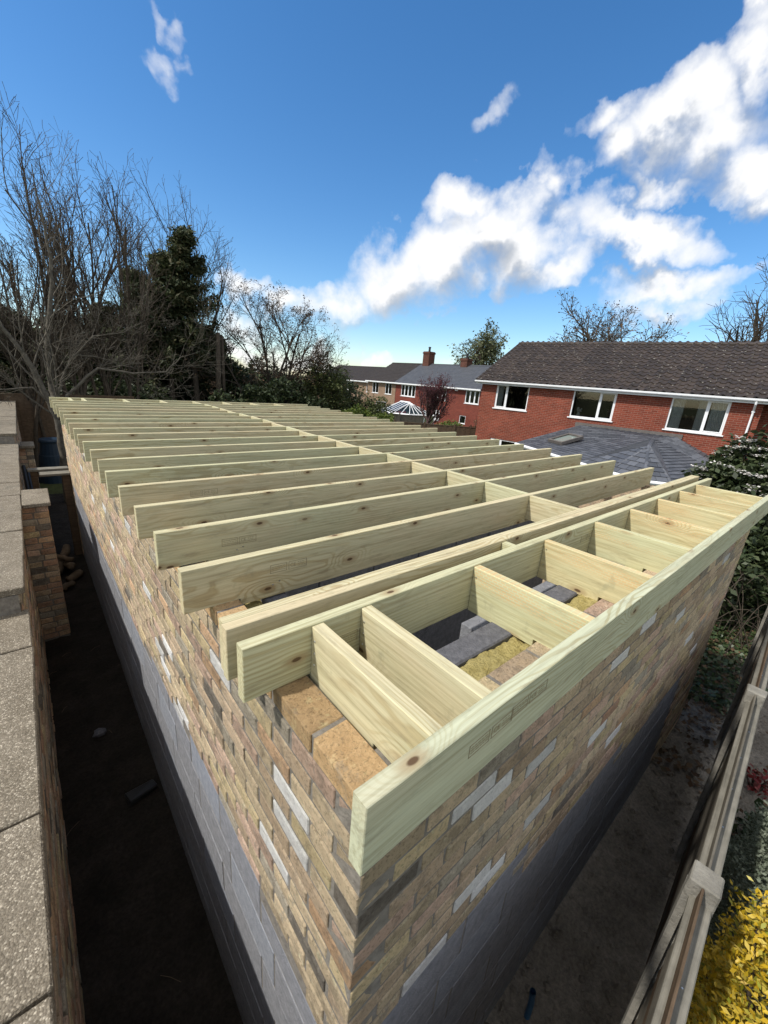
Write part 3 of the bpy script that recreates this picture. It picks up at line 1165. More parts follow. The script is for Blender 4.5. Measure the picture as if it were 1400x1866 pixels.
# ------------------------------------------------------------------ garden wall on the left
def build_garden_wall():
    X0, XF = -.785, -.225
    gw = empty('garden_wall', (XF, 0, 0), 0, 'old brick garden wall with stepped aggregate slab coping', 'garden wall')
    core = MB()
    secs = [(-1.6, 3.60, 1.60), (3.60, 10.0, 1.79), (10.0, 19.0, 1.97)]
    rng = random.Random(31)
    for y0, y1, zt in secs:
        core.box((X0 + .03, y0 + .001, -.1), (XF - .007, y1 - .001, zt - .052))
    core.build('wall_core', MT['mortar'], gw, (-XF, 0, 0))
    rest = MB()
    for y0, y1, zt in secs:
        k = 0
        z = zt - .05 - .068
        while z > -.06:
            y = y0 - (.11 if k % 2 else 0)
            while y < y1:
                a, b = max(y, y0), min(y + .215, y1)
                if b - a > .03:
                    mi = rng.choices(range(9), [6, 20, 14, 8, 4, 16, 10, 18, 0])[0]
                    j = rng.uniform(-.004, .004)
                    rest.box((XF - .1 + j, a + .003, z), (XF + j, b - .003, z + .065), mi, .005, .003, rng)
                y += .225
            z -= .075
            k += 1
    rest.build('brick', BR, gw, (-XF, 0, 0), kind='stuff')
    for y0, y1, zt in secs:
        y = y0
        if y0 < 0:
            y = -1.56
        while y < y1 - .05:
            L = min(.655, y1 + .03 - y)
            if y > 12:
                L = min(1.3, y1 - y)
            m = MB()
            m.box((0, 0, 0), (-.185 - X0, L, .052), c=.006, jit=.004, rng=rng)
            link('coping_slab', m.mesh('coping_slab', []), gw, (X0 - XF, y, zt - .052 + rng.uniform(-.003, .004)), (0, rng.uniform(-.004, .004), rng.uniform(-.006, .006)), MT['slab'])
            y += L + .010
    # pier with its own cap
    for (py0, py1, x1, zt, nm) in ((5.85, 6.42, .035, 1.74, 'pier'), (10.45, 10.9, .0, 1.62, 'pier')):
        pm = MB()
        pm.box((XF + .001, py0 + .006, -.1), (x1 - .006, py1 - .006, zt - .01))
        po = pm.build(nm, MT['mortar'], gw, (-XF, 0, 0))
        z, k = zt - .068, 0
        bm_c = {}
        while z > -.05:
            w = x1 - XF - .002
            splits = [(0, .115), (.125, w)] if k % 2 else [(0, w - .115), (w - .105, w)]
            for a, b in splits:
                m = MB()
                m.box((0, 0, 0), (b - a, .10, .065), c=.005, jit=.004, rng=rng)
                link('brick', m.mesh('brick', []), po, (XF + .002 + a, py0 + rng.uniform(-.003, .003), z), (0, 0, 0),
                     rng.choices(BR, [4, 16, 8, 8, 2, 12, 8, 24, 0])[0])
            m = MB()
            m.box((0, 0, 0), (.10, py1 - py0 - .11, .065), c=.005, jit=.003, rng=rng)
            link('brick', m.mesh('brick', []), po, (x1 - .098, py0 + .108, z), (0, 0, 0), rng.choices(BR, [4, 16, 8, 8, 2, 12, 8, 24, 0])[0])
            z -= .075
            k += 1
        cm = MB()
        cm.box((0, 0, 0), (x1 + .035 + .183, py1 - py0 + .10, .05), c=.006, jit=.004, rng=rng)
        link('pier_cap', cm.mesh('pier_cap', []), gw, (-.183 - XF, py0 - .05, zt), (0, 0, 0), MT['slab'])


build_garden_wall()


# ------------------------------------------------------------------ things in and beyond the trench
def build_trench_things():
    rng = random.Random(77)
    # plank shelf
    t = empty('plank_shelf', (.15, 8.7, 0), 0, 'weathered planks on a brown post bridging the trench', 'plank shelf')
    for (x0, x1, y0, y1, z) in ((-.12, .424, 8.80, 8.98, 1.50), (.02, .424, 8.50, 8.72, 1.478)):
        m = MB()
        m.box((x0 - .15, y0 - 8.7, z), (x1 - .15, y1 - 8.7, z + .035), c=.003)
        o = m.build('plank', MT['cap_board'], t)
    m = MB()
    m.box((.16, -.16, -.02), (.272, -.06, 1.477), c=.004)
    m.build('post', MT['brown_board'], t)
    m = MB()
    m.box((-.24, .12, -.02), (-.15, .21, 1.499), c=.004)
    m.build('post', MT['brown_board'], t)
    m = MB()
    m.box((-.15, .13, 1.40), (.27, .20, 1.476), c=.003)
    m.build('rail', MT['brown_board'], t)
    # composter
    c = empty('compost_bin', (.42, 14.6, -.03), 0, 'dark blue conical plastic compost bin at the end of the trench', 'compost bin')
    m = MB()
    m.tube([(0, 0, 0), (0, 0, .35), (0, 0, .36), (0, 0, .75), (0, 0, .76), (0, 0, 1.1)], [.44, .39, .375, .32, .305, .25], 24)
    m.build('body', MT['blue_plastic'], c, smooth=False)
    m = MB()
    m.tube([(0, 0, 1.1), (0, 0, 1.15), (0, 0, 1.19), (0, 0, 1.2)], [.28, .285, .26, .12], 24)
    m.build('lid', MT['blue_plastic'], c)
    # pipes leaning
    for i, (a, b) in enumerate((((-.14, 8.0, .0), (-.17, 9.6, 1.45)), ((-.05, 7.9, .0), (-.13, 9.7, 1.35)))):
        m = MB()
        m.tube([a, ((a[0] + b[0]) / 2, (a[1] + b[1]) / 2, (a[2] + b[2]) / 2), b], .028, 8)
        o = m.build('drain_pipe', MT['black_plastic'])
        tag(o, ['black plastic pipe leaning against the garden wall, lower one', 'black plastic pipe leaning out from the garden wall, nearer the logs'][i], 'pipe', 'pipes in the trench')
    # logs
    names = ['pale crooked log lying under the plank shelf', 'short stubby log with cut end beside the trench wall', 'thin bark stripped log lying across the others',
             'log end standing proud of the small heap', 'small round log in front of the heap']
    spec = [((.02, 7.7, .10), (.22, 8.3, .28), .06), ((.12, 7.4, .07), (.30, 7.55, .09), .065), ((-.05, 7.95, .30), (.26, 7.75, .24), .04),
            ((.16, 7.95, .08), (.20, 7.5, .24), .055), ((.05, 7.15, .05), (.18, 7.25, .06), .05)]
    for (a, b, r), lb in zip(spec, names):
        m = MB()
        a, b = Vector(a), Vector(b)
        pts = [a.lerp(b, q / 4) + Vector((rng.uniform(-.02, .02), 0, rng.uniform(-.02, .02))) for q in range(5)]
        m.tube(pts, [r * rng.uniform(.85, 1.1) for _ in pts], 8)
        tag(m.build('log', MT['log'], smooth=True), lb, 'log', 'logs in the trench')
    # a few stones and offcuts on the trench floor
    st = [((.10, 3.9, .02), .055, 'grey pebble on the dark trench floor nearest the pier')]
    for p, r, lb in st:
        m = MB()
        vs, fs = [], []
        m.tube([(0, 0, -r * .5), (0, 0, -.2 * r), (0, 0, .25 * r), (0, 0, .5 * r)], [r * .5, r, r * .9, r * .4], 7)
        m.v = [(x * rng.uniform(.85, 1.25), y * rng.uniform(.8, 1.2), z) for x, y, z in m.v]
        tag(m.build('stone', MT['block_dark'], loc=p), lb, 'stone', 'stones in the trench')
    m = MB()
    m.box((0, 0, 0), (.22, .10, .05), c=.008, jit=.01, rng=rng)
    tag(m.build('block_offcut', MT['black_plastic'], loc=(.18, 2.95, .01), rot=(.05, .1, .25)), 'dark broken block offcut lying against the block wall', 'block offcut')
    # straw bits
    m = MB()
    for _ in range(9):
        x, y = rng.uniform(-.18, .40), rng.uniform(1.0, 5.5)
        a = rng.uniform(0, 6.28)
        L = rng.uniform(.03, .16)
        m.tube([(x, y, .03), (x + L * math.cos(a) * .5, y + L * math.sin(a) * .5, .045), (x + L * math.cos(a), y + L * math.sin(a), .03)], .0016, 3)
    tag(m.build('straw', MT['log']), 'scattered dry stalks on the trench floor', kind='stuff')
    # blue pipe stub by the gable wall
    m = MB()
    m.tube([(0, 0, -.05), (0, 0, .12), (-.02, .005, .25)], .0165, 12, cap=False)
    m.tube([(-.02, .005, .25), (0, 0, .12), (0, 0, -.05)], .013, 12, cap=False)
    tag(m.build('water_pipe', MT['pipe_blue'], loc=(1.70, .315, 0), smooth=True), 'short blue water pipe stub rising from the soil by the gable wall', 'pipe')


build_trench_things()


# ------------------------------------------------------------------ panel fence at the right
def build_fence():
    f = empty('panel_fence', (1.77, -.09, 0), math.atan2(.045, 1), 'weathered lap panel fence with concrete posts beside the soil path', 'fence')
    rng = random.Random(8)
    S = 1.645
    posts = [-S, 0, S, 2 * S, 3 * S]
    for px_ in posts:
        m = MB()
        top = 1.65
        # slotted post: H-section
        sec = [(-.05, -.05), (.05, -.05), (.05, -.024), (.025, -.024), (.025, .024), (.05, .024), (.05, .05), (-.05, .05), (-.05, .024), (-.025, .024), (-.025, -.024), (-.05, -.024)]
        m.prism(sec, -.1, top - .10)
        m.box((-.05, -.05, top - .10), (.05, .05, top), c=.006, jit=.003, rng=rng)
        m.build('post', MT['post'], f, (px_, 0, 0))
    for i in range(len(posts) - 1):
        x0, x1 = posts[i] + .03, posts[i + 1] - .03
        L = x1 - x0
        pan = MB()
        pan.box((0, -.012, .12), (L, .004, .16))
        po = empty('panel', (x0, 0, 0), 0, parent=f)
        # overlapping boards
        z = .12
        k = 0
        while z < 1.50:
            m = MB()
            m.prism([(.006, z), (.016, z), (.004, z + .165), (-.004, z + .165)], 0, L, axis='x')
            m.v = [(x + 0, y + rng.uniform(-.0015, .0015), zz + .006 * math.sin(x * 3 + k) + rng.uniform(-.003, .003)) for x, y, zz in m.v]
            m.build('board', MT['brown_board'] if rng.random() < .5 else MT['old_board'], po)
            z += .135
            k += 1
        for bx in (.02, L * .5, L - .05):
            m = MB()
            m.box((bx, -.036, .12), (bx + .03, -.012, 1.545), c=.002)
            m.build('batten', MT['old_board'], po)
        m = MB()
        m.box((0, -.045, 1.546), (L, .030, 1.572), c=.004, jit=.002, rng=rng)
        m.build('capping', MT['cap_board'], po)
        for nx in np.linspace(.08, L - .08, 6):
            o = link('nail', NAIL, po, (nx, -.014 + rng.uniform(-.01, .01), 1.5725), (-math.pi / 2, 0, 0), MT['nail'])


build_fence()


# ------------------------------------------------------------------ houses
def wall_open(mb, x0, x1, z0, z1, y0, y1, openings, mi=0):
    """wall slab in the x-z plane between y0..y1 with rectangular openings"""
    xs = sorted({x0, x1, *[o[0] for o in openings], *[o[1] for o in openings]})
    zs = sorted({z0, z1, *[o[2] for o in openings], *[o[3] for o in openings]})
    for a, b in zip(xs[:-1], xs[1:]):
        run = None
        for c, d in zip(zs[:-1], zs[1:]):
            cx, cz = (a + b) / 2, (c + d) / 2
            hole = any(o[0] < cx < o[1] and o[2] < cz < o[3] for o in openings)
            if hole:
                if run:
                    mb.box((a, y0, run[0]), (b, y1, run[1]), mi)
                run = None
            else:
                run = (run[0], d) if run else (c, d)
        if run:
            mb.box((a, y0, run[0]), (b, y1, run[1]), mi)


def window(parent, x0, x1, z0, z1, y, splits, sill=True, curtains=(), fw=.055, label=None):
    """white framed window; y = outer face of the wall; looks out towards +y"""
    w = empty('window', (x0, y, z0), 0, parent=parent)
    W, H = x1 - x0, z1 - z0
    m = MB()
    yo, yi = -.03, -.09
    m.box((0, yi, 0), (fw, yo, H))
    m.box((W - fw, yi, 0), (W, yo, H))
    m.box((fw, yi, 0), (W - fw, yo, fw))
    m.box((fw, yi, H - fw), (W - fw, yo, H))
    edges = [0] + list(splits) + [1]
    for s in splits:
        m.box((W * s - fw * .6, yi + .001, fw), (W * s + fw * .6, yo + .001, H - fw))
    # sashes
    for a, b in zip(edges[:-1], edges[1:]):
        if b - a < .45:
            xa = W * a + (fw if a == 0 else fw * .6)
            xb = W * b - (fw if b == 1 else fw * .6)
            t = .035
            m.box((xa, yi + .002, fw), (xa + t, yo + .012, H - fw))
            m.box((xb - t, yi + .002, fw), (xb, yo + .012, H - fw))
            m.box((xa + t, yi + .002, fw), (xb - t, yo + .012, fw + t))
            m.box((xa + t, yi + .002, H - fw - t), (xb - t, yo + .012, H - fw))
    m.build('frame', MT['upvc'], w)
    for a, b in zip(edges[:-1], edges[1:]):
        g = MB()
        g.box((W * a + .03, -.066, fw * .6), (W * b - .03, -.060, H - fw * .6))
        g.build('pane', MT['glass'], w)
    if sill:
        s = MB()
        s.box((-.06, -.10, -.05), (W + .06, .05, -.001), c=.006)
        s.build('sill', MT['upvc'], w)
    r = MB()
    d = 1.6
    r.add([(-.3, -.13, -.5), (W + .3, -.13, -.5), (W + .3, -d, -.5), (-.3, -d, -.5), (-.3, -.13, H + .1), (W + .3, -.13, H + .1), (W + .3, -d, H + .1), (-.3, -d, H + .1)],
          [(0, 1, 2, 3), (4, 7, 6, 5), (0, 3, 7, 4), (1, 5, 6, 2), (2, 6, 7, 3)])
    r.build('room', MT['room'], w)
    for (ca, cb) in curtains:
        c = MB()
        n = 28
        vs, fs = [], []
        for i in range(n + 1):
            x = W * (ca + (cb - ca) * i / n)
            yy = -.15 + .02 * math.sin(i * 1.7) + .01 * math.sin(i * .7)
            vs += [(x, yy, -.1), (x, yy, H + .05)]
        for i in range(n):
            fs.append((2 * i, 2 * i + 2, 2 * i + 3, 2 * i + 1))
        c.add(vs, fs)
        c.build('curtain', MT['curtain'], w)
    return w


def pantile_mesh(w=.30, g=.34, th=.02):
    prof = []
    for i in range(9):
        u = i / 8
        h = .048 * max(0, math.sin(u * 2 * math.pi)) - .014 * max(0, -math.sin(u * 2 * math.pi))
        prof.append((u * w * 1.0, h))
    mb = MB()
    vs, fs = [], []
    for (x, h) in prof:
        vs += [(x, 0, h + .026), (x, g + .03, h), (x, 0, h + .004)]
    for i in range(8):
        a, b = i * 3, i * 3 + 3
        fs += [(a, b, b + 1, a + 1), (a + 2, b + 2, b, a)]
    mb.add(vs, fs)
    return mb.mesh('tile', [])


def tile_slope(parent, origin, u, v, width, length, tw, tg, mat, max_obj, mesh, name='tile', rng=None, lichen=0):
    """origin: lower corner at the eave; u along the eave, v up the slope (unit vectors, local to parent)"""
    rng = rng or random.Random(1)
    u, v = Vector(u), Vector(v)
    n = u.cross(v).normalized()
    rot = Matrix((u, v, n)).transposed().to_euler()
    nc, nr = int(width / tw), int(math.ceil(length / tg))
    cells = [(r, c) for r in range(nr) for c in range(nc)]
    pick = set(cells[:max_obj])
    rest = MB()
    mv = [p.co.copy() for p in mesh.vertices]
    mf = [tuple(p.vertices) for p in mesh.polygons]
    R3 = Matrix((u, v, n)).transposed()
    for (r, c) in cells:
        p = Vector(origin) + u * (c * tw + rng.uniform(-.003, .003)) + v * (r * tg + rng.uniform(-.006, .006)) + n * rng.uniform(0, .006)
        if (r, c) in pick:
            link(name, mesh, parent, p, rot, mat)
        else:
            rest.add([p + R3 @ q for q in mv], mf)
    rest.build(name, mat, parent, kind='stuff')
    if lichen:
        m = MB()
        for _ in range(lichen):
            p = Vector(origin) + u * rng.uniform(0, width) + v * rng.uniform(0, length) + n * .058
            s = rng.uniform(.010, .034)
            k = 6
            ring = [p + u * (math.cos(2 * math.pi * i / k) * s * rng.uniform(.6, 1.3)) + v * (math.sin(2 * math.pi * i / k) * s * rng.uniform(.5, 1)) for i in range(k)]
            top = [q * 1 + n * .006 for q in ring]
            m.add(ring + top, [tuple(range(k, 2 * k))] + [(i, (i + 1) % k, k + (i + 1) % k, k + i) for i in range(k)])
        m.build('lichen', MT['lichen'], parent, kind='stuff')


HD = Vector((-.1296, .9916, 0)).normalized()
NR = Vector((-HD.y, HD.x, 0))
H_RZ = math.atan2(HD.y, HD.x)
H_LOC = -19.5 * NR + Vector((0, 0, -1.15))


def build_red_house():
    h = empty('red_brick_house', H_LOC, H_RZ, 'red brick house with dark pantiled roof and white windows beyond the slate extension', 'house')
    wins = [(8.38, 10.08, 3.71, 4.85, [.66]), (4.60, 6.35, 3.68, 4.84, [.36]), (.87, 2.67, 3.62, 4.82, [.36]), (8.45, 10.0, 1.0, 2.19, [.62]), (.6, 5.2, .1, 2.1, [.33, .66])]
    m = MB()
    wall_open(m, .0, 10.9, -.3, 4.95, -.28, 0, [w[:4] for w in wins])
    m.box((10.62, -7.9, -.3), (10.895, -.281, 4.95))
    m.box((-7, -7.9, -.3), (10.62, -7.65, 4.95))
    wall_open(m, -7.0, -.001, -.3, 4.95, -.93, -.65, [(-3.4, -1.6, 3.62, 4.82)])
    m.box((-.001, -.93, -.3), (.25, -.281, 4.95))
    # gable triangle at the left end
    m.prism([(-7.9, 4.951), (.0, 4.951), (-3.95, 7.05)], 10.64, 10.893, axis='x')
    m.build('wall', MT['house_brick'], h)
    # brick soldier course above the ground floor window
    s = MB()
    for i in range(24):
        s.box((8.35 + i * .075, -.1, 2.20), (8.35 + i * .075 + .066, .006, 2.41), c=.003)
    s.build('soldier_course', MT['house_brick'], h)
    for i, (x0, x1, z0, z1, sp) in enumerate(wins):
        cur = [(.76, .98), (.36, .52), (.03, .30)] if i == 2 else ([(.80, .97)] if i == 0 else [])
        window(h, x0, x1, z0, z1, 0, sp, curtains=cur)
    window(h, -3.4, -1.6, 3.62, 4.82, -.65, [.36])
    # small vase of white flowers inside the middle window
    v = MB()
    v.tube([(6.05, -.25, 3.72), (6.05, -.25, 3.80), (6.05, -.25, 3.90)], [.05, .07, .04], 10)
    rng = random.Random(9)
    v.build('vase', MT['curtain'], h)
    fl = MB()
    for _ in range(14):
        p = Vector((6.05 + rng.uniform(-.1, .1), -.25 + rng.uniform(-.05, .05), 3.98 + rng.uniform(-.05, .12)))
        fl.box(p - Vector((.03, .03, .03)), p + Vector((.03, .03, .03)), c=.012)
    fl.build('flowers', MT['blossom'], h)
    # roof: slope facing the viewer and one behind
    RX0, RX1 = -7.0, 11.15
    e0, ridge = Vector((RX0, .30, 4.98)), Vector((RX0, -3.95, 7.16))
    vv = (ridge - e0).normalized()
    Ls = (ridge - e0).length
    rb = MB()
    nn = Vector((1, 0, 0)).cross(vv)
    for (a, b, xa, xb) in ((e0, ridge, RX0 + .02, RX1 - .02), (ridge, Vector((RX0, -8.2, 4.98)), RX0 + .02, RX1 - .02)):
        rb.add([(xa, a.y, a.z - .03), (xb, a.y, a.z - .03), (xb, b.y, b.z - .03), (xa, b.y, b.z - .03),
                (xa, a.y, a.z - .12), (xb, a.y, a.z - .12), (xb, b.y, b.z - .12), (xa, b.y, b.z - .12)],
               [(0, 1, 2, 3), (7, 6, 5, 4), (0, 4, 5, 1), (1, 5, 6, 2), (2, 6, 7, 3), (3, 7, 4, 0)])
    roof = rb.build('roof', MT['tile'], h)
    TM = pantile_mesh(.30, .335)
    # u runs towards -x so that u x v points outwards
    tile_slope(roof, (RX1, .33, 4.965), (-1, 0, 0), vv, RX1 - RX0, Ls + .02, .30, .335, MT['tile'], 300, TM, lichen=750)
    rd = MB()
    x = RX0
    while x < RX1:
        pts = []
        prof = [(.13 * math.cos(a), .09 * math.sin(a)) for a in np.linspace(-.3, math.pi + .3, 8)]
        rd.prism([(-3.95 + p, 7.135 + q) for p, q in prof], x, min(x + .44, RX1), axis='x')
        x += .45
    rd.build('ridge_tiles', MT['tile'], roof, kind='stuff')
    vg = MB()
    a, b = e0, ridge
    vg.add([(RX1 - .01, a.y, a.z - .14), (RX1 + .03, a.y, a.z - .14), (RX1 + .03, b.y, b.z - .14), (RX1 - .01, b.y, b.z - .14),
            (RX1 - .01, a.y, a.z + .02), (RX1 + .03, a.y, a.z + .02), (RX1 + .03, b.y, b.z + .02), (RX1 - .01, b.y, b.z + .02)],
           [(3, 2, 1, 0), (4, 5, 6, 7), (0, 1, 5, 4), (1, 2, 6, 5), (2, 3, 7, 6), (3, 0, 4, 7)])
    vg.build('verge', MT['tile'], roof)
    # fascia, gutter, downpipe
    g = MB()
    g.box((RX0, .20, 4.80), (RX1 - .02, .245, 4.965))
    g.box((RX0, .002, 4.80), (RX1 - .02, .199, 4.82))
    g.build('eaves_board', MT['upvc'], h)
    g = MB()
    prof = [(.246, 4.965), (.246, 4.90), (.275, 4.865), (.325, 4.865), (.352, 4.90), (.355, 4.965), (.345, 4.965), (.340, 4.905), (.32, 4.88), (.28, 4.88), (.258, 4.905), (.256, 4.965)]
    g.prism(prof, RX0, RX1 + .02, axis='x')
    g.build('gutter', MT['upvc'], h)
    d = MB()
    d.tube([(.22, .30, 4.87), (.22, .30, 4.78), (.22, .06, 4.55), (.22, .06, .2)], .034, 10)
    for z in (4.5, 3.4, 2.3):
        d.box((.17, .0, z), (.27, .10, z + .04))
    d.build('downpipe', MT['upvc'], h)


build_red_house()


# --- slate roofed extension in front of the red house
def clip_poly(subj, clip):
    out = subj
    n = len(clip)
    for i in range(n):
        a, b = clip[i], clip[(i + 1) % n]
        inp, out = out, []
        if not inp:
            break
        side = lambda p: (b[0] - a[0]) * (p[1] - a[1]) - (b[1] - a[1]) * (p[0] - a[0])
        for j in range(len(inp)):
            p, q = inp[j], inp[(j + 1) % len(inp)]
            sp, sq = side(p), side(q)
            if sp >= 0:
                out.append(p)
            if (sp >= 0) != (sq >= 0):
                t = sp / (sp - sq)
                out.append((p[0] + (q[0] - p[0]) * t, p[1] + (q[1] - p[1]) * t))
    return out


def slate_facet(parent, pts, rng, budget, rest, tw=.30, tg=.20, th=.022):
    """cover the planar polygon pts (first edge = eave) with lapped slates"""
    P = [Vector(p) for p in pts]
    u = (P[1] - P[0]).normalized()
    n = (P[1] - P[0]).cross(P[2] - P[0]).normalized()
    if n.z < 0:
        n = -n
    v = n.cross(u).normalized()
    if v.z < 0:
        v = -v
    poly = [((p - P[0]).dot(u), (p - P[0]).dot(v)) for p in P]
    ar = sum(poly[i][0] * poly[(i + 1) % len(poly)][1] - poly[(i + 1) % len(poly)][0] * poly[i][1] for i in range(len(poly)))
    if ar < 0:
        poly = poly[::-1]
    x0, x1 = min(p[0] for p in poly), max(p[0] for p in poly)
    y0, y1 = min(p[1] for p in poly), max(p[1] for p in poly)
    r = 0
    y = y0
    made = 0
    while y < y1:
        x = x0 - (tw / 2 if r % 2 else 0)
        while x < x1:
            q = clip_poly([(x + .006, y), (x + tw - .006, y), (x + tw - .006, y + tg + .01), (x + .006, y + tg + .01)], poly)
            if len(q) >= 3:
                k = len(q)
                lift = rng.uniform(0, .003)
                vs = []
                for (a, b) in q:
                    t = (b - y) / (tg + .01)
                    vs.append(P[0] + u * a + v * b + n * (th * (1 - t) + .004 + lift))
                for (a, b) in q:
                    vs.append(P[0] + u * a + v * b + n * (-.004))
                fs = [tuple(range(k)), tuple(range(k, 2 * k))[::-1]] + [(i, k + i, k + (i + 1) % k, (i + 1) % k) for i in range(k)]
                if made < budget:
                    mb = MB()
                    mb.add(vs, fs)
                    o = mb.build('slate', MT['slate'], parent)
                    made += 1
                else:
                    rest.add(vs, fs)
            x += tw
        y += tg
        r += 1


def build_extension():
    e = empty('slate_roof_extension', H_LOC, H_RZ, 'low extension with hipped grey slate roof and small roof window', 'extension')
    ZR, ZE = 4.55 - 1.20, 4.55 - 2.10
    A, B = (5.75, .02, ZR), (2.2, .02, ZR)
    E1, E2 = (7.5, 2.4, ZE), (4.15, 4.7, ZE)
    V = (2.75, 1.2, ZR - .06)
    H1 = (2.28, 4.7, ZR - .06)
    E3, E4, E5 = (3.05, 5.5, ZE), (1.95, 6.05, ZE), (1.35, 5.7, ZE)
    E6 = (.2, 2.6, ZE)
    E7 = (.2, .02, ZE)
    F1 = (7.5, .02, ZE)
    rng = random.Random(3)
    deck = MB()
    polys = [(E1, E2, V, A), (F1, E1, A), (V, B, A), (E2, E3, H1, V), (E3, E4, H1), (E4, E5, H1), (E5, E6, V, H1), (E6, E7, B, V)]
    tri = []
    for p in polys:
        if len(p) == 4:
            tri += [(p[0], p[1], p[2]), (p[0], p[2], p[3])]
        else:
            tri.append(p)
    for t in tri:
        deck.add([(x, y, z - .02) for x, y, z in t], [(0, 1, 2)])
    roof = deck.build('roof', MT['slate'], e)
    rest = MB()
    bud = {0: 70, 3: 40, 4: 16, 5: 10, 6: 20, 2: 5, 7: 6, 1: 6}
    for i, p in enumerate(polys):
        if len(p) == 4:
            slate_facet(roof, (p[0], p[1], p[2]), rng, bud[i], rest)
            slate_facet(roof, (p[3], p[2], p[0]) if False else (p[0], p[2], p[3]), rng, bud[i] // 2, rest)
        else:
            slate_facet(roof, p, rng, bud[i], rest)
    rest.build('slate', MT['slate'], roof, kind='stuff')
    def hip(a, b, w=.055):
        hips = MB()
        a, b = Vector(a), Vector(b)
        d = (b - a)
        s = Vector((-d.y, d.x, 0)).normalized() * w
        n = int(d.length / .3) + 1
        for i in range(n):
            p, q = a.lerp(b, i / n), a.lerp(b, min(1, (i + 1.05) / n))
            up = Vector((0, 0, .030 + .004 * (i % 2)))
            hips.add([p - s, p + up, p + s, q - s, q + up, q + s], [(0, 1, 4, 3), (1, 2, 5, 4), (0, 2, 1), (3, 4, 5)])
        hips.build('hip_cap', MT['slate'], roof)

    for a, b in ((E1, A), (E3, H1), (E4, H1), (E5, H1), (H1, V), (E6, B)):
        hip(a, b)
    fl = MB()
    fl.box((2.0, .0, ZR - .05), (6.0, .05, ZR + .13))
    fl.build('flashing', MT['lead'], roof)
    # roof window on the big slope
    P0, P1, P2, P3 = map(Vector, (E1, E2, V, A))
    c = P0 * .34 + P1 * .24 + P3 * .30 + P2 * .12
    u = (P1 - P0).normalized()
    n = (P1 - P0).cross(P3 - P0).normalized()
    if n.z < 0:
        n = -n
    v = n.cross(u)
    if v.z < 0:
        v = -v
    R3 = Matrix((u, u.cross(v) if False else v, n)).transposed()
    rot = R3.to_euler()
    w = empty('roof_window', c, 0, parent=roof)
    w.rotation_euler = rot
    m = MB()
    for (a, b) in (((-.45, -.50, 0), (-.37, .50, .13)), ((.37, -.50, 0), (.45, .50, .13)), ((-.37, -.50, 0), (.37, -.42, .13)), ((-.37, .42, 0), (.37, .50, .13))):
        m.box(a, b, c=.006)
    fo = m.build('roof_window_frame', MT['lead'], roof, c, rot)
    g = MB()
    g.box((-.37, -.42, .05), (.37, .42, .062))
    go = g.build('pane', MT['skyglass'], roof, c, rot)
    bpy.data.objects.remove(w)
    # second dark roof window on the right hip
    P0, P1, P3 = map(Vector, (E6, E7, B))
    # walls with white frames and gutter
    wl = MB()
    path = [F1, E1, E2, E3, E4, E5, E6, E7]
    gt = MB()
    for a, b in zip(path[:-1], path[1:]):
        a, b = Vector(a), Vector(b)
        d = (b - a).normalized()
        nrm = Vector((-d.y, d.x, 0))
        ins = nrm * -.22
        if ins.dot(Vector((3.5, 2.0, 0)) - (a + b) / 2) < 0:
            ins = -ins
        p, q = a + ins, b + ins
        t = ins.normalized() * .2
        wl.add([(p.x, p.y, -.3), (q.x, q.y, -.3), (q.x, q.y, ZE - .1), (p.x, p.y, ZE - .1), (p.x + t.x, p.y + t.y, -.3), (q.x + t.x, q.y + t.y, -.3), (q.x + t.x, q.y + t.y, ZE - .1), (p.x + t.x, p.y + t.y, ZE - .1)],
               [(0, 1, 2, 3), (7, 6, 5, 4), (3, 2, 6, 7)])
        o = -ins.normalized()
        gt.tube([a + o * .04 + Vector((0, 0, -.05)), b + o * .04 + Vector((0, 0, -.05))], .06, 8)
        mm = Matrix.Identity(4)
        gt.add([a + ins * .2 + Vector((0, 0, -.16)), b + ins * .2 + Vector((0, 0, -.16)), b + ins * .2 + Vector((0, 0, .0)), a + ins * .2 + Vector((0, 0, .0))], [(0, 1, 2, 3)])
    wl.build('wall', MT['upvc'], e)
    gt.build('gutter', MT['upvc'], e)


def mat_skyglass():
    m, nt, b = new_mat('roof_window_glass', .05, .6)
    setc(nt, b, (.20, .24, .22))
    return m


MT['skyglass'] = mat_skyglass()
build_extension()


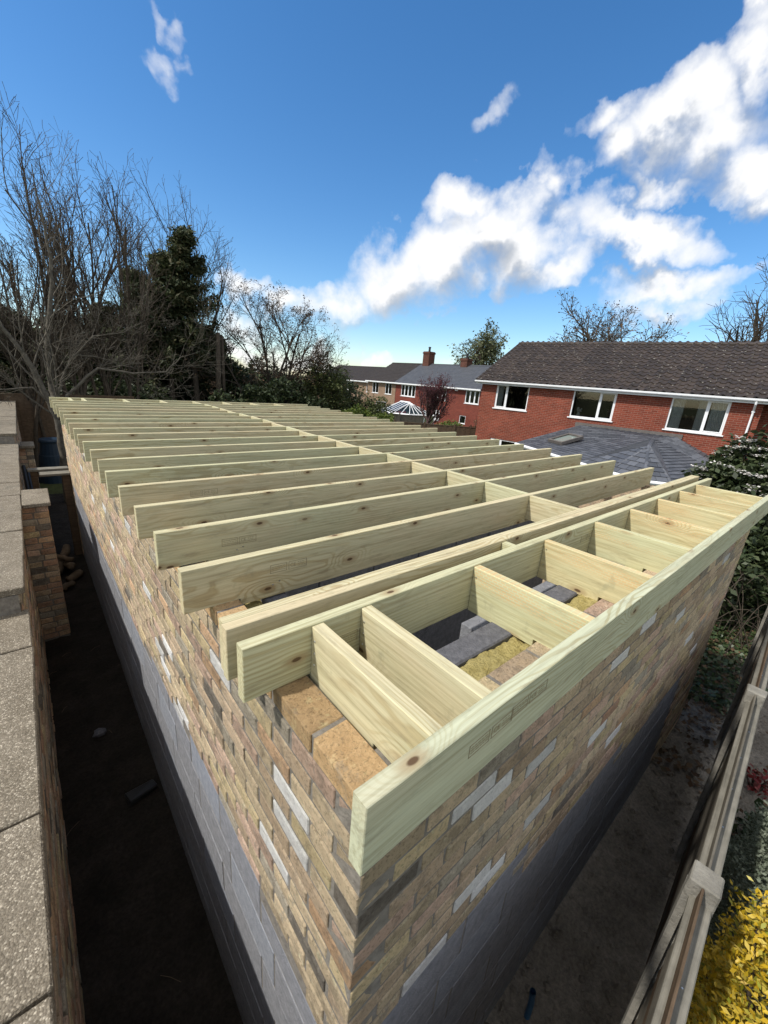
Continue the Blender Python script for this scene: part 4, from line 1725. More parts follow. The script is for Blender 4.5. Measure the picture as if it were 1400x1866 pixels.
# --- terrace of houses further off
def simple_house(name, label, x, y0, y1, mat_wall, mat_roof, wins, z_e=3.35, z_r=5.75, depth=8.0, zg=-1.15, ribs=0, fascia=True):
    """house whose front faces -x; local frame: x along +y world, y = outwards (-x world)"""
    W = y1 - y0
    h = empty(name, (x, y0, zg), math.pi / 2, label, 'house')
    ze, zr = z_e - zg, z_r - zg
    m = MB()
    wall_open(m, 0, W, -.3, ze, -.28, 0, [w[:4] for w in wins])
    m.box((0, -depth, -.3), (.25, -.281, ze))
    m.box((W - .25, -depth, -.3), (W, -.281, ze))
    m.box((.251, -depth, -.3), (W - .251, -depth + .25, ze))
    for xx in (.001, W - .251):
        m.prism([(-depth + .05, ze + .001), (-.05, ze + .001), (-depth / 2, zr - .15)], xx, xx + .25, axis='x')
    m.build('wall', mat_wall, h)
    for (a, b, c, d, sp) in wins:
        window(h, a, b, c, d, 0, sp)
    rb = MB()
    a, r, b = (.35, ze - .02), (-depth / 2, zr), (-depth - .35, ze - .02)
    for (p, q) in ((a, r), (r, b)):
        xa, xb = -.05, W + .05
        if not ribs:
            rb.add([(xa, p[0], p[1]), (xb, p[0], p[1]), (xb, q[0], q[1]), (xa, q[0], q[1]), (xa, p[0], p[1] - .1), (xb, p[0], p[1] - .1), (xb, q[0], q[1] - .1), (xa, q[0], q[1] - .1)],
                   [(0, 1, 2, 3), (7, 6, 5, 4), (0, 4, 5, 1), (1, 5, 6, 2), (2, 6, 7, 3), (3, 7, 4, 0)])
        else:
            n = ribs
            for i in range(n):
                t0, t1 = i / n, (i + 1) / n
                y_0, z_0 = p[0] + (q[0] - p[0]) * t0, p[1] + (q[1] - p[1]) * t0
                y_1, z_1 = p[0] + (q[0] - p[0]) * t1, p[1] + (q[1] - p[1]) * t1
                up = .035
                if q is r:
                    rb.add([(xa, y_0, z_0 + up), (xb, y_0, z_0 + up), (xb, y_1, z_1), (xa, y_1, z_1), (xa, y_0, z_0 - .06), (xb, y_0, z_0 - .06), (xb, y_1, z_1 - .06), (xa, y_1, z_1 - .06)],
                           [(0, 1, 2, 3), (7, 6, 5, 4), (0, 4, 5, 1), (1, 5, 6, 2), (3, 7, 4, 0)])
                else:
                    rb.add([(xa, y_0, z_0), (xb, y_0, z_0), (xb, y_1, z_1), (xa, y_1, z_1)], [(0, 1, 2, 3)])
    roof = rb.build('roof', mat_roof, h)
    rd = MB()
    rd.prism([(-depth / 2 - .13, zr - .02), (-depth / 2 + .13, zr - .02), (-depth / 2, zr + .07)], -.05, W + .05, axis='x')
    rd.build('ridge', mat_roof, roof)
    g = MB()
    g.box((-.05, .30, ze - .14), (W + .05, .42, ze - .02))
    g.box((-.05, .02, ze - .2), (W + .05, .30, ze - .16))
    g.build('gutter', MT['upvc'], h)
    return h, roof


def build_far_houses():
    K = 34 / 19.0
    # x of the frontage 34 m
    X = 34.0
    red, rroof = simple_house('far_red_house', 'red brick terrace house with ribbed slate grey roof behind the purple tree', X, 25.2, 37.75, MT['far_brick'], MT['slate_far'],
                              [(.25, 2.0, 3.05, 4.35, [.33, .66]), (4.55, 6.3, 3.05, 4.35, [.33, .66]), (9.2, 11.6, 3.05, 4.35, [.25, .5, .75]),
                               (5.2, 7.0, .9, 2.0, [.3, .7]), (1.6, 2.4, 1.0, 1.8, [])], ribs=17)
    buff, _ = simple_house('far_buff_house', 'buff brick terrace house with brown tiled roof beside the red one', X, 37.8, 43.2, MT['buff_brick'], MT['tile_far'],
                           [(.7, 1.9, 3.05, 4.35, [.5]), (3.2, 4.4, 3.05, 4.35, [.5]), (1.5, 3.5, .9, 2.1, [.5])], ribs=14)
    third, _ = simple_house('end_terrace_house', 'farther low terrace house with plain brown roof behind the shrubs', X + 1.5, 43.25, 58, MT['buff_brick'], MT['tile_far'],
                            [(.9, 2.1, 2.95, 4.2, [.5]), (5, 6.6, 2.95, 4.2, [.5])], z_e=3.2, z_r=5.2, ribs=14)

    def chimney(parent, x, w, h, zb, pot=True):
        m = MB()
        m.box((x, -4.0 - w / 2, zb), (x + w, -4.0 + w / 2, zb + h))
        m.box((x - .06, -4.06 - w / 2, zb + h - .25), (x + w + .06, -3.94 + w / 2, zb + h - .1))
        c = m.build('chimney', MT['chimney_brick'], parent)
        if pot:
            p = MB()
            p.tube([(x + w / 2, -4, zb + h), (x + w / 2, -4, zb + h + .4), (x + w / 2, -4, zb + h + .42), (x + w / 2, -4, zb + h + .55)], [.14, .12, .17, .15], 10)
            p.build('chimney_pot', MT['black_plastic'], parent)

    chimney(rroof, 11.0, 1.0, 1.7, 6.6)
    chimney(rroof, 5.2, .9, 1.0, 6.6)
    a = MB()
    a.tube([(6.4, -4, 6.9), (6.4, -4, 9.2)], .03, 6)
    a.tube([(5.9, -4, 9.0), (6.9, -4, 9.1)], .02, 6)
    for i in range(6):
        a.tube([(5.95 + i * .17, -4.35, 9.02 + i * .018), (5.95 + i * .17, -3.65, 9.02 + i * .018)], .014, 4)
    tag(a.build('aerial', MT['black_plastic'], rroof))
    al = MB()
    al.box((3.0, 0, 4.15), (3.4, .08, 4.45), c=.02)
    al.build('alarm_box', MT['upvc'], red)


build_far_houses()


# --- conservatory
def build_conservatory():
    c = empty('conservatory', (28.2, 30.0, gz(28, 30)), math.pi / 2 - .2, 'white framed glass conservatory with hipped roof in front of the far houses', 'conservatory')
    w, d, ze, zr = 2.5, 2.0, 1.75, 2.75
    ring = []
    for x, y in ((-w, -d), (w, -d), (w, d * .4), (w * .55, d), (-w * .55, d), (-w, d * .4)):
        ring.append(Vector((x, y, ze)))
    r0, r1 = Vector((-w * .35, -.2, zr)), Vector((w * .35, -.2, zr))
    bars = MB()
    roofg = MB()
    pts = []
    n = len(ring)
    for i in range(n):
        a, b = ring[i], ring[(i + 1) % n]
        k = max(2, int((b - a).length / .55))
        for j in range(k):
            p = a.lerp(b, j / k)
            t = (p.x + w) / (2 * w)
            top = r0.lerp(r1, min(1, max(0, (p.x - r0.x) / (r1.x - r0.x))))
            pts.append((p, top))
    for p, top in pts:
        bars.tube([p, top], .034, 5)
        bars.tube([Vector((p.x, p.y, 0)), p], .05, 5)
    for i in range(len(pts)):
        (p, t), (q, s) = pts[i], pts[(i + 1) % len(pts)]
        roofg.add([p, q, s, t], [(0, 1, 2, 3)])
        roofg.add([Vector((p.x, p.y, 0)), Vector((q.x, q.y, 0)), q, p], [(0, 1, 2, 3)])
        bars.tube([p, q], .09, 5)
    bars.tube([r0, r1], .09, 6)
    bars.build('frame', MT['upvc'], c)
    roofg.build('glazing', MT['cons_glass'], c)


build_conservatory()


# --- timber panel fences further off
def far_fence(name, label, p0, p1, h, mat, pw=1.8, post=True):
    a, b = Vector((*p0, 0)), Vector((*p1, 0))
    d = b - a
    L = d.length
    f = empty(name, (a.x, a.y, gz(a.x, a.y)), math.atan2(d.y, d.x), label, 'fence')
    n = max(1, round(L / pw))
    for i in range(n):
        x0, x1 = L * i / n, L * (i + 1) / n
        k = max(1, int((x1 - x0) / .15))
        for j in range(k):
            m = MB()
            m.box((x0 + (x1 - x0) * j / k + .006, -.012 - .008 * (j % 2), 0), (x0 + (x1 - x0) * (j + 1) / k + .012, .012 - .008 * (j % 2), h), c=.002)
            m.build('board', mat, f)
        m = MB()
        m.box((x0, -.03, h), (x1, .03, h + .04))
        m.build('capping', mat, f)
        m = MB()
        m.box((x0 - .05, -.05, -.2), (x0 + .05, .05, h + .12))
        m.build('post', mat, f)
    return f


far_fence('garden_fence', 'dark brown panel fence running up to the red house corner', (15.4, 17.0), (19.3, 13.8), 2.45, MT['brown_board'])
far_fence('trellis_fence', 'grey weathered fence in front of the conservatory', (18.3, 25.0), (23.2, 22.4), 2.2, MT['old_board'])
far_fence('end_fence', 'tall reddish brown board fence closing the far end of the trench', (-2.4, 16.6), (3.0, 17.2), 2.15, MT['brown_board'])


# ------------------------------------------------------------------ trees
class TreeMB:
    """fast accumulation of tubes with numpy"""
    def __init__(self):
        self.V, self.F, self.n = [], [], 0

    def tube(self, pts, rad, sides):
        P = np.asarray(pts, float)
        n = len(P)
        Tn = np.gradient(P, axis=0)
        Tn /= (np.linalg.norm(Tn, axis=1, keepdims=True) + 1e-12)
        ref = np.array([.31, .87, .38]) if abs(Tn[0, 2]) > .6 else np.array([0, 0, 1.])
        A = np.cross(Tn, ref)
        A /= (np.linalg.norm(A, axis=1, keepdims=True) + 1e-12)
        B = np.cross(Tn, A)
        an = np.arange(sides) * 2 * math.pi / sides
        ring = A[:, None, :] * np.cos(an)[None, :, None] + B[:, None, :] * np.sin(an)[None, :, None]
        V = P[:, None, :] + ring * np.asarray(rad)[:, None, None]
        self.V.append(V.reshape(-1, 3))
        i, k = np.meshgrid(np.arange(n - 1), np.arange(sides), indexing='ij')
        k2 = (k + 1) % sides
        F = np.stack([i * sides + k, i * sides + k2, (i + 1) * sides + k2, (i + 1) * sides + k], -1).reshape(-1, 4) + self.n
        self.F.append(F)
        self.n += n * sides

    def quads(self, V):
        """V: (m,4,3)"""
        m = len(V)
        self.V.append(V.reshape(-1, 3))
        self.F.append(np.arange(m * 4).reshape(m, 4) + self.n)
        self.n += m * 4

    def mesh(self, name, mat, smooth=False):
        me = bpy.data.meshes.new(name)
        if not self.V:
            return me
        V = np.concatenate(self.V)
        F = np.concatenate(self.F)
        me.vertices.add(len(V))
        me.vertices.foreach_set('co', V.ravel())
        me.loops.add(F.size)
        me.loops.foreach_set('vertex_index', F.ravel().astype(np.int32))
        me.polygons.add(len(F))
        me.polygons.foreach_set('loop_start', (np.arange(len(F)) * 4).astype(np.int32))
        me.polygons.foreach_set('loop_total', np.full(len(F), 4, np.int32))
        if smooth:
            me.polygons.foreach_set('use_smooth', np.ones(len(F), bool))
        me.materials.append(mat)
        me.update(calc_edges=True)
        me.validate()
        return me

    def build(self, name, mat, parent, smooth=False):
        return link(name, self.mesh(name, mat, smooth), parent)


def grow(tm, twm, rng, p, d, L, r, level, P, tips):
    """one branch: wandering polyline, then its children"""
    n = P['segs'][level]
    pts, cur, dr = [p], np.array(p, float), np.array(d, float)
    step = L / n
    for i in range(n):
        dr = dr + rng.normal(0, P['wander'][level], 3) + np.array([0, 0, P['up'][level]])
        dr /= np.linalg.norm(dr)
        cur = cur + dr * step
        pts.append(cur.copy())
    r1 = max(r * P['taper'], P['rmin'])
    rad = np.linspace(r, r1, n + 1)
    tgt = tm if level < P['twig_level'] else twm
    tgt.tube(pts, rad, 6 if r > .05 else (4 if r > .014 else 3))
    if level + 1 >= len(P['segs']):
        tips.append((pts[-1], dr))
        return
    nb = P['kids'][level]
    pts = np.array(pts)
    for k in range(nb):
        t = P['start'][level] + (1 - P['start'][level]) * (k + rng.uniform(.1, .9)) / nb
        f = t * n
        i = min(int(f), n - 1)
        q = pts[i] + (pts[i + 1] - pts[i]) * (f - i)
        axis = pts[i + 1] - pts[i]
        axis /= np.linalg.norm(axis)
        o = rng.normal(0, 1, 3)
        o -= axis * o.dot(axis)
        o /= np.linalg.norm(o) + 1e-9
        ang = math.radians(rng.uniform(*P['angle'][level]))
        nd_ = axis * math.cos(ang) + o * math.sin(ang)
        grow(tm, twm, rng, q, nd_, L * rng.uniform(*P['len'][level]) * (1.15 - .55 * t), (rad[i] * P['rk'][level]), level + 1, P, tips)


BARE = dict(segs=[9, 7, 6, 5, 3], wander=[.06, .09, .12, .15, .18], up=[.05, .06, .05, .03, .02], taper=.35, rmin=.0035, twig_level=2,
            kids=[7, 6, 5, 4], start=[.22, .2, .18, .15], angle=[(18, 42), (22, 50), (25, 60), (30, 70)], len=[(.45, .7), (.42, .68), (.4, .65), (.4, .6)], rk=[.62, .62, .62, .7])


def leaf_quads(rng, centers, size, n_per, spread, flat=.6, elong=1.6, normal=None):
    C = np.repeat(np.asarray(centers, float), n_per, axis=0)
    m = len(C)
    C = C + rng.normal(0, 1, (m, 3)) * np.asarray(spread)
    N = rng.normal(0, 1, (m, 3))
    N[:, 2] = np.abs(N[:, 2]) + flat
    N /= np.linalg.norm(N, axis=1, keepdims=True)
    A = np.cross(N, rng.normal(0, 1, (m, 3)))
    A /= np.linalg.norm(A, axis=1, keepdims=True) + 1e-9
    B = np.cross(N, A)
    s = size * rng.uniform(.6, 1.3, (m, 1))
    a, b = A * s * elong * .5, B * s * .5
    return np.stack([C - a, C + b * .9 - a * .1, C + a, C - b * .9 - a * .1], 1)


def make_tree(name, label, stems, P, seed, bark, leaf=None, base=None, group=None, cat='tree'):
    """stems: list of (polyline pts, r0) guided stems, or (point, dir, length, radius) free stems"""
    rng = np.random.default_rng(seed)
    base = base if base is not None else stems[0][0][0] if isinstance(stems[0][0][0], (tuple, list)) else stems[0][0]
    t = empty(name, base, 0, label, cat, group)
    tm, twm, tips = TreeMB(), TreeMB(), []
    for s in stems:
        if len(s) == 2:      # guided
            pts = np.array(s[0], float)
            # resample with light wobble
            q = [pts[0]]
            for a, b in zip(pts[:-1], pts[1:]):
                for k in (1, 2, 3):
                    q.append(a + (b - a) * k / 3 + rng.normal(0, .012, 3) * (k < 3))
            q = np.array(q)
            rad = np.linspace(s[1], s[1] * .10, len(q))
            tm.tube(q, rad, 8)
            n = len(q) - 1
            Ltot = np.linalg.norm(np.diff(q, axis=0), axis=1).sum()
            for k in range(P.get('gk', 9)):
                f = n * (P.get('gs', .3) + (1 - P.get('gs', .3)) * (k + rng.uniform(0, .9)) / P.get('gk', 9))
                i = min(int(f), n - 1)
                ax = q[i + 1] - q[i]
                ax /= np.linalg.norm(ax) + 1e-9
                o = rng.normal(0, 1, 3)
                o -= ax * o.dot(ax)
                o /= np.linalg.norm(o)
                an = math.radians(rng.uniform(20, 50))
                grow(tm, twm, rng, q[i] + (q[i + 1] - q[i]) * (f - i), ax * math.cos(an) + o * math.sin(an), Ltot * rng.uniform(.24, .46), rad[i] * P.get('gr', .5), 2, P, tips)
        else:
            grow(tm, twm, rng, np.array(s[0], float), np.array(s[1], float) / np.linalg.norm(s[1]), s[2], s[3], 0, P, tips)
    o = tm.build('trunk', bark, t, True)
    o.location = -Vector(base)
    if twm.V:
        o = twm.build('twigs', bark, t)
        o.location = -Vector(base)
    if leaf:
        mat, size, per, spread = leaf
        lm = TreeMB()
        if len(tips):
            lm.quads(leaf_quads(rng, [p for p, d in tips], size, per, spread))
        o = lm.build('crown', mat, t)
        o.location = -Vector(base)
    return t


def build_trees():
    # pale barked tree at the end of the trench
    P1 = dict(BARE)
    P1.update(gk=11, gs=.25, rmin=.003, segs=[9, 7, 8, 7, 5], wander=[.06, .08, .09, .11, .14], kids=[7, 6, 6, 5], gr=.30, up=[.05, .06, .07, .05, .03])
    stems = [
        ([(.51, 12, -.1), (.52, 12, .9), (.56, 12, 1.67), (.53, 12, 2.04), (.45, 12, 2.34), (.25, 12, 3.08), (.12, 12, 3.4), (-.2, 12, 3.95), (-.7, 11.9, 4.8), (-1.1, 11.8, 6.0)], .115),
        ([(.55, 12, 1.9), (.56, 12.15, 2.3), (.52, 12.3, 2.6), (.57, 12.3, 3.54), (.77, 12.3, 4.59), (.88, 12.35, 5.33), (.84, 12.4, 6.23), (.80, 12.4, 7.0)], .085),
        ([(.55, 12, 2.2), (.62, 11.95, 2.61), (.79, 11.95, 3.01), (.94, 11.9, 3.39), (1.36, 11.9, 3.42), (2.0, 11.9, 3.25)], .04),
        ([(.56, 12, 2.1), (.77, 11.9, 2.54), (1.41, 11.8, 3.17), (2.1, 11.8, 3.1), (2.83, 11.8, 3.19), (3.19, 11.8, 3.57), (3.67, 11.8, 3.76)], .042),
        ([(.45, 12, 2.34), (.19, 11.8, 2.68), (-.34, 11.7, 2.62), (-1.0, 11.6, 2.5)], .03),
        ([(.94, 11.9, 3.3), (1.4, 11.9, 3.85), (2.0, 11.9, 4.0), (2.6, 12, 4.4)], .022),
    ]
    make_tree('pale_bare_tree', 'pale barked leafless tree leaning at the far corner of the outbuilding', stems, P1, 5, MT['bark_pale'], base=(.51, 12, -.03))
    # tall leafless stems behind
    P2 = dict(BARE)
    P2.update(segs=[10, 7, 6, 4], kids=[9, 6, 4], start=[.25, .15, .12], angle=[(14, 34), (18, 42), (22, 55)], len=[(.30, .5), (.4, .62), (.4, .6)], up=[.03, .09, .07, .04], rmin=.006)
    specs = [(-1.6, 17.5, 7.2, 'tall leafless tree at the left edge of the picture'), (.1, 16.8, 7.9, 'tallest leafless tree behind the pale barked one'),
             (1.4, 17.2, 9.2, 'tall leafless tree with forked upright stems right of the tallest'), (2.6, 17.6, 9.6, 'slender leafless tree midway along the bare row'),
             (4.3, 21.6, 12.4, 'leafless tree just left of the conifers'), (5.6, 21.4, 10.8, 'shorter leafless tree mixed into the conifer tops')]
    rr = random.Random(15)
    for i, (x, y, h, lb) in enumerate(specs):
        st = []
        for k in range(5):
            a = rr.uniform(-.16, .16)
            st.append(((x + rr.uniform(-.4, .4), y + rr.uniform(-.3, .3), -.1), (a + .02, rr.uniform(-.1, .1), 1), h * rr.uniform(.66, .82), rr.uniform(.05, .085)))
        make_tree('bare_tree', lb, st, P2, 100 + i, MT['bark'], base=(x, y, 0), group='row of leafless trees')
    # mid leafless tree
    P3 = dict(BARE)
    P3.update(segs=[7, 6, 6, 5, 3], kids=[6, 6, 5, 4], up=[.02, .03, .02, -.02, -.06], angle=[(25, 50), (25, 55), (25, 60), (30, 70)], rmin=.006, len=[(.5, .75), (.45, .7), (.4, .6), (.35, .55)])
    st = [((9.4, 20, -.1), (.10, 0, 1), 5.4, .10), ((9.7, 20.2, -.1), (.30, 0, 1), 5.6, .10), ((9.2, 20, -.1), (-.32, .05, 1), 5.2, .09), ((9.9, 20, -.1), (.55, 0, 1), 5.2, .08), ((9.5, 19.8, -.1), (-.08, 0, 1), 5.6, .09)]
    make_tree('bare_tree', 'spreading leafless tree standing alone right of the conifers against the cloud', st, P3, 61, MT['bark'], leaf=(MT['litter'], .05, 2, .05), base=(9.5, 20, 0), group='row of leafless trees')
    # conifers
    def conifer(x, y, z0, h, r, seed, label, lean=.0, dens=1.0):
        rng = np.random.default_rng(seed)
        t = empty('conifer_tree', (x, y, 0), 0, label, 'conifer', 'dark conifers behind the joists')
        tm, lm = TreeMB(), TreeMB()
        tm.tube([(0, 0, -.1), (lean * .5, 0, h * .5), (lean, 0, h)], [.16, .10, .02], 6)
        nb = int(105 * dens)
        C = []
        for i in range(nb):
            f = rng.uniform(0, 1) ** .8
            z = z0 + (h - z0) * f
            rad = r * (1 - f) ** .5 * rng.uniform(.2, 1.25) * (1 + .12 * math.sin(f * 17 + seed)) + .12
            a = rng.uniform(0, 6.28)
            dx, dy = math.cos(a), math.sin(a)
            c0 = np.array([lean * z / h, 0, z])
            pts = [c0 + np.array([dx, dy, 0]) * rad * u + np.array([0, 0, rad * (.35 * u * u - .10 * u)]) for u in (0, .35, .7, 1)]
            tm.tube(pts, [.022, .016, .010, .004], 3)
            for u in np.linspace(.25, 1.05, 9):
                j = min(int(u * 3), 2)
                q = pts[j] + (pts[j + 1] - pts[j]) * (u * 3 - j)
                for _ in range(3):
                    C.append(q + rng.normal(0, .09, 3) * (1.3 - u * .6))
        lm.quads(leaf_quads(rng, C, .080, 6, (.10, .10, .06), .3, 2.8))
        tm.build('trunk', MT['bark'], t)
        lm.build('crown', MT['conifer'], t)

    conifer(6.05, 20, 3.4, 8.45, 1.15, 1, 'tallest ragged conifer at the right end of the dark trees', -.25)
    conifer(5.0, 20.3, 2.7, 7.4, 1.2, 2, 'broad conifer left of the tallest one', .1)
    conifer(4.0, 20.6, 2.0, 6.7, 1.2, 3, 'conifer third from the right among the bare stems', 0)
    hedge = [(-1.9, 22, 4.9), (-.2, 22, 4.8), (1.5, 22, 4.7), (3.1, 22, 5.3), (4.7, 22, 5.8), (6.3, 22, 5.1), (7.7, 22.4, 4.7)]
    labs = ['low dark conifer at the left edge below the bare stems', 'low dark conifer second from the left edge', 'low dark conifer behind the pale forked trunk', 'low dark conifer midway under the bare row',
            'low dark conifer under the broad one', 'low dark conifer at the foot of the tallest one', 'lowest dark conifer right of the tallest one, above the joists']
    for i, (x, y, h) in enumerate(hedge):
        conifer(x, y, .3, h, 1.75, 20 + i, labs[i], 0, 1.5)
    # broken trunk
    m = MB()
    m.tube([(6.64, 19, -.1), (6.62, 19, 2.7), (6.7, 19, 4.8)], [.14, .12, .09], 8)
    m.tube([(6.9, 19.1, -.1), (6.88, 19.1, 3), (6.9, 19.1, 4.7)], [.09, .08, .06], 8)
    tag(m.build('dead_trunk', MT['bark'], smooth=True), 'pair of bare topped dead trunks right of the conifers', 'tree trunk')

    # leafy shrubs
    def shrub(name, label, c, rad, n, size, mat, seed, stems=14, bark=None, spread=.06, group=None, per=6, flat=.4, elong=1.6, cat='shrub', shell=.55, twiggy=0):
        rng = np.random.default_rng(seed)
        c = np.array(c, float)
        rad = np.array(rad, float)
        b = (c[0], c[1], gz(c[0], c[1]) - .03)
        t = empty(name, b, 0, label, cat, group)
        tm, lm = TreeMB(), TreeMB()
        d = rng.normal(0, 1, (n, 3))
        d /= np.linalg.norm(d, axis=1, keepdims=True)
        lump = 1 + .18 * np.sin(d[:, 0] * 5 + seed) * np.cos(d[:, 1] * 4 + d[:, 2] * 3) + .10 * np.sin(d[:, 2] * 9 + d[:, 0] * 7)
        rr_ = (shell + (1 - shell) * rng.uniform(0, 1, n) ** .5) * lump
        C = c + d * rad * rr_[:, None]
        C = C[C[:, 2] > b[2] + .03]
        for i in range(stems):
            tip = C[rng.integers(len(C))]
            p0 = np.array([c[0] + rng.uniform(-.15, .15) * rad[0], c[1] + rng.uniform(-.15, .15) * rad[1], b[2] - .05])
            mid = (p0 + tip) / 2 + np.array([0, 0, .15 * rad[2]])
            tm.tube([p0, mid, tip], [.025 * rad[0] + .006, .015, .006], 4)
        for i in range(twiggy):
            tip = C[rng.integers(len(C))]
            o = tip + (tip - c) / np.linalg.norm(tip - c) * rng.uniform(.2, .6) + np.array([0, 0, rng.uniform(0, .4)])
            tm.tube([tip - (tip - c) * .4, tip, o], [.012, .009, .004], 3)
        lm.quads(leaf_quads(rng, C, size, per, spread, flat, elong))
        o = tm.build('stems', bark or MT['bark'], t)
        o.location = -Vector(b)
        o = lm.build('crown', mat, t)
        o.location = -Vector(b)
        return t, C

    shrub('evergreen_shrub', 'dark evergreen shrub filling the gap below the lone leafless tree', (9.2, 18.2, 1.35), (2.3, 1.2, 1.75), 2600, .10, MT['evergreen'], 3, twiggy=60)
    shrub('evergreen_shrub', 'dark evergreen shrub at the foot of the conifers', (6.3, 17.6, 1.0), (1.9, 1.2, 1.3), 1500, .10, MT['evergreen'], 4, twiggy=40)
    shrub('evergreen_shrub', 'dark evergreen shrub under the bare row by the pale tree', (2.6, 18.6, 1.2), (2.6, 1.2, 1.5), 1800, .10, MT['evergreen'], 14, twiggy=80)
    shrub('evergreen_shrub', 'tall dark evergreen shrub behind the trunk of the lone leafless tree', (10.6, 23.0, 1.7), (2.9, 1.3, 2.0), 2600, .11, MT['evergreen'], 17, twiggy=160)
    shrub('evergreen_shrub', 'dark evergreen shrub between the conifers and the lone leafless tree', (8.0, 22.0, 1.7), (1.8, 1.3, 2.1), 2000, .11, MT['evergreen'], 18, twiggy=100)
    shrub('olive_shrub', 'tall olive green shrub with bare shoots left of the terrace roofs', (12.1, 19, 2.3), (1.5, 1.4, 1.9), 1900, .085, MT['olive'], 5, twiggy=170, shell=.3)
    shrub('olive_shrub', 'low olive green shrub in front of the buff house', (15.6, 19.8, 1.1), (1.9, 1.3, 1.5), 1500, .085, MT['olive'], 6, twiggy=60, shell=.4)
    shrub('dark_shrub', 'dark twiggy shrub right of the tall olive one', (14.0, 20.5, 2.0), (1.3, 1.2, 1.7), 1300, .09, MT['evergreen'], 16, twiggy=140, shell=.3)
    shrub('lime_shrub', 'bright yellow green shrub behind the right joist ends', (12.2, 16, .9), (1.1, .9, 1.15), 1600, .085, MT['lime'], 7)
    shrub('lime_shrub', 'smaller yellow green shrub beside the bright one', (14.2, 16.6, .75), (.95, .8, 1.0), 1200, .085, MT['lime'], 8)
    shrub('olive_shrub', 'round green shrub beside the brown fence under the far red house', (22.6, 19.0, .0), (1.2, 1.2, 1.1), 900, .10, MT['lime'], 9)
    shrub('dark_shrub', 'bare brownish shrub against the red house corner', (21.6, 15.6, .3), (1.0, 1.0, 1.35), 700, .07, MT['litter'], 10, twiggy=120, shell=.2)
    # purple leaved tree
    P4 = dict(BARE)
    P4.update(segs=[4, 7, 5, 4], kids=[13, 8, 6], start=[.40, .15, .12], up=[.02, .14, .11, .06], angle=[(22, 58), (16, 38), (20, 45)], len=[(1.15, 1.75), (.42, .62), (.35, .55)], rmin=.007, taper=.5)
    make_tree('purple_tree', 'vase shaped purple leaved tree in front of the far red house', [((26.6, 25, -1.2), (.02, 0, 1), 2.4, .17)], P4, 77, MT['bark_purple'],
              leaf=(MT['purple'], .07, 8, .10), base=(26.6, 25, -1.18))
    # trees behind the roofs
    P5 = dict(BARE)
    P5.update(segs=[6, 6, 5, 4], kids=[9, 6, 6], start=[.3, .2, .15], up=[.02, .02, -.05, -.16], angle=[(25, 60), (25, 60), (30, 70)], len=[(.4, .65), (.4, .65), (.5, .8)], rmin=.014)
    make_tree('willow_tree', 'pale green weeping tree rising behind the far terrace', [((60.5, 45, -1), (0, 0, 1), 12.0, .35), ((59, 45.5, -1), (-.12, 0, 1), 10.0, .25)], P5, 81, MT['bark'],
              leaf=(MT['willow'], .26, 9, .28), base=(60.5, 45, -1.18))
    P6 = dict(BARE)
    P6.update(segs=[7, 6, 5, 4], kids=[10, 7, 6], rmin=.014, angle=[(25, 55), (25, 55), (30, 60)])
    make_tree('bare_tree', 'leafless tree top showing above the red house ridge', [((37, 16.4, -1), (.05, 0, 1), 9.6, .28), ((36.3, 16.6, -1), (-.15, 0, 1), 8.6, .2), ((38.5, 16.6, -1), (.2, 0, 1), 9.4, .2)], P6, 91, MT['bark'],
              leaf=(MT['litter'], .12, 2, .1), base=(37, 16.4, -1.18), group='row of leafless trees')
    make_tree('bare_tree', 'leafless tree above the right end of the red house roof', [((50, 8.3, -1), (.0, 0, 1), 12.6, .3), ((48, 8.6, -1), (-.15, 0, 1), 10.6, .2)], P6, 92, MT['bark'], base=(50, 8.3, -1.18), group='row of leafless trees')
    # white flowering shrub beyond the overhang and the rough hedge below it
    t, C = shrub('flowering_shrub', 'evergreen shrub with flat white flower heads beyond the joist ends', (10.3, 1.22, 1.60), (.95, .90, 1.15), 2000, .085, MT['evergreen'], 30, per=7)
    rng = np.random.default_rng(55)
    top = C[(C[:, 2] > 1.3) & (C[:, 0] < 10.6) & (np.linalg.norm((C - np.array([10.3, 1.22, 1.6])) / np.array([.95, .9, 1.15]), axis=1) > .9)]
    top = top[rng.permutation(len(top))[:130]]
    heads = np.concatenate([leaf_quads(rng, top + np.array([-.10, -.07, .08]), .042, 24, (.055, .055, .012), 2.2, 1.0)])
    hm = TreeMB()
    hm.quads(heads)
    o = hm.build('flower_heads', MT['blossom'], t)
    o.location = -Vector((10.3, 1.22, gz(10.3, 1.22) - .03))
    shrub('rough_hedge', 'dark tangled hedge below the white flowering shrub', (8.9, .75, .75), (1.0, .75, 1.15), 1800, .07, MT['evergreen'], 31, per=6)
    shrub('rough_hedge', 'dark hedge at the right edge behind the fence end', (9.3, -.5, .8), (1.2, .7, 1.2), 1500, .07, MT['evergreen'], 33, per=6)
    # bramble canes
    m = TreeMB()
    rng = np.random.default_rng(12)
    for _ in range(60):
        x, y = rng.uniform(7.0, 8.6), rng.uniform(-.1, 1.2)
        a = rng.uniform(0, 6.28)
        L = rng.uniform(.5, 1.4)
        h = rng.uniform(.4, 1.5)
        pts = [np.array([x, y, -.05]) + np.array([math.cos(a) * L * u, math.sin(a) * L * u * .6, h * (1.6 * u - 1.1 * u * u) * 1.5]) for u in np.linspace(0, 1, 8)]
        m.tube(pts, np.linspace(.008, .004, 8), 4)
    t = empty('bramble', (7.8, .5, 0), 0, 'tangle of thin arching bramble canes past the end of the gable wall', 'bramble')
    o = m.build('canes', MT['bark'], t)
    o.location = (-7.8, -.5, 0)
    # ivy and leaf litter on the ground
    rng = np.random.default_rng(13)

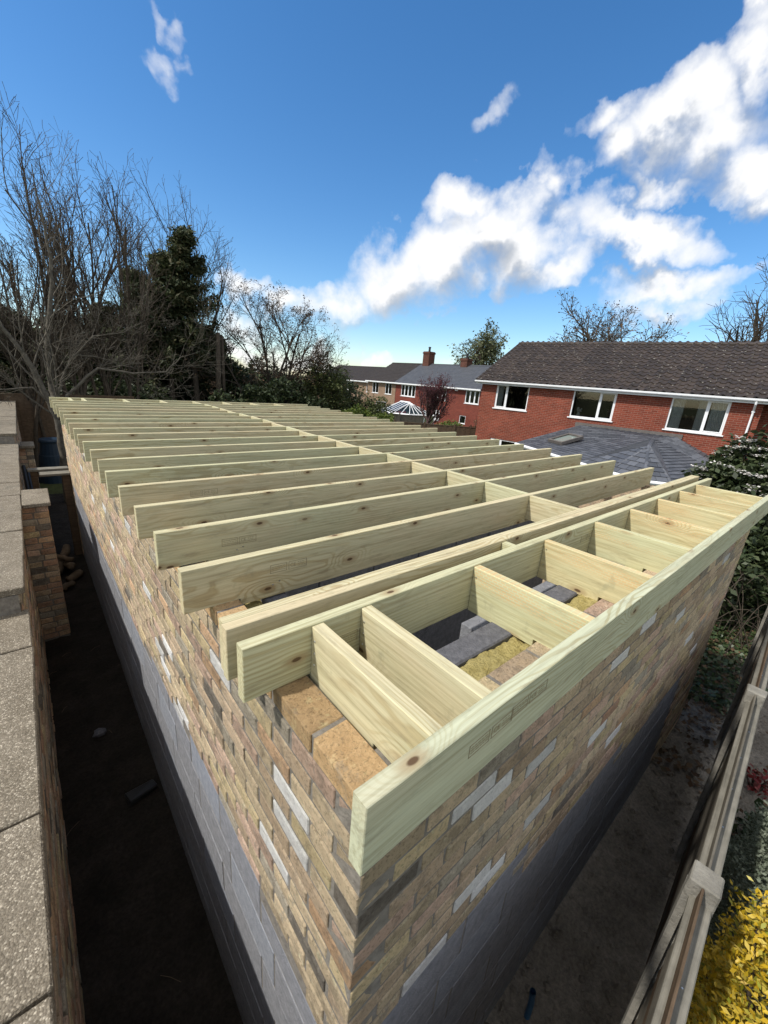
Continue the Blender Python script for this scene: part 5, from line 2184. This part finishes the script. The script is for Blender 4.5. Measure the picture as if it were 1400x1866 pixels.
    def scatter(n, x0, x1, y0, y1, z, size, mat, name, label, per=1):
        C = np.stack([rng.uniform(x0, x1, n), rng.uniform(y0, y1, n), z + rng.uniform(0, .05, n)], 1)
        lm = TreeMB()
        lm.quads(leaf_quads(rng, C, size, per, (.04, .04, .02), 1.2, 1.2))
        o = lm.build(name, mat, None)
        tag(o, label, kind='stuff')

    scatter(1500, 5.7, 8.3, -.05, .95, .01, .055, MT['ivy'], 'ground_ivy', 'ivy leaves covering the ground past the gable wall', 2)
    scatter(1300, 4.2, 8.3, .08, .95, .012, .05, MT['litter'], 'leaf_litter', 'brown fallen leaves along the soil path')
    scatter(500, 2.2, 7.0, -1.4, -.12, .012, .05, MT['litter'], 'fallen_leaves', 'brown leaves on the border behind the fence')
    # border plants behind the fence
    shrub('grey_shrub', 'round grey green shrub behind the fence above the yellow one', (3.02, -.55, .52), (.64, .34, .64), 3800, .0135, MT['grey_leaf'], 40, per=12, spread=.022, shell=.75, flat=.2)
    t, C = shrub('yellow_shrub', 'bright yellow leaved shrub in the bottom corner behind the fence', (1.94, -.55, .72), (.78, .36, .70), 2600, .0155, MT['yellow_leaf'], 41, per=12, spread=.028, shell=.72, elong=2.0, flat=.5)
    # separate large leaves over its near side
    lf = MB()
    lf.add([(0, 0, 0), (.012, .009, .003), (.03, .010, .004), (.046, 0, -.002), (.03, -.010, .004), (.012, -.009, .003), (.012, 0, -.001), (.03, 0, .0)],
           [(0, 1, 6), (1, 2, 7, 6), (2, 3, 7), (0, 6, 5), (6, 7, 4, 5), (7, 3, 4)])
    LM = lf.mesh('leaf', [])
    rng = np.random.default_rng(70)
    cc = np.array([1.94, -.55, .72])
    b = np.array([1.94, -.55, -.03])
    cand = [p for p in C if p[2] > .75 and -.75 < p[1] < -.24]
    rng.shuffle(cand)
    for p in cand[:90]:
        dv = (p - cc) / np.array([.78, .36, .70])
        dv /= np.linalg.norm(dv)
        for k in range(3):
            a = rng.uniform(0, 6.28)
            o = link('leaf', LM, t, Vector(cc + dv * np.array([.78, .36, .70]) * 1.06 + rng.normal(0, .012, 3) - b), (rng.uniform(-.5, .2), rng.uniform(-.9, .1), a), MT['yellow_leaf'])
            o.scale = [rng.uniform(.42, .65)] * 3
    shrub('red_plant', 'small red leaved plant on the border between two fence posts', (4.75, -.27, .10), (.13, .08, .10), 40, .03, MT['red_leaf'], 42, per=3, spread=.03, cat='plant', stems=5)
    shrub('green_plant', 'low green leafy plant beside the red leaved one', (4.0, -.45, .16), (.3, .2, .2), 160, .05, MT['ivy'], 43, per=4, spread=.04, cat='plant', stems=5)
    shrub('border_plant', 'pale leaved low plant between the grey shrub and green plant', (3.65, -.30, .10), (.2, .14, .16), 140, .035, MT['grey_leaf'], 44, per=4, spread=.03, cat='plant', stems=5)


build_trees()
bpy.context.view_layer.update()
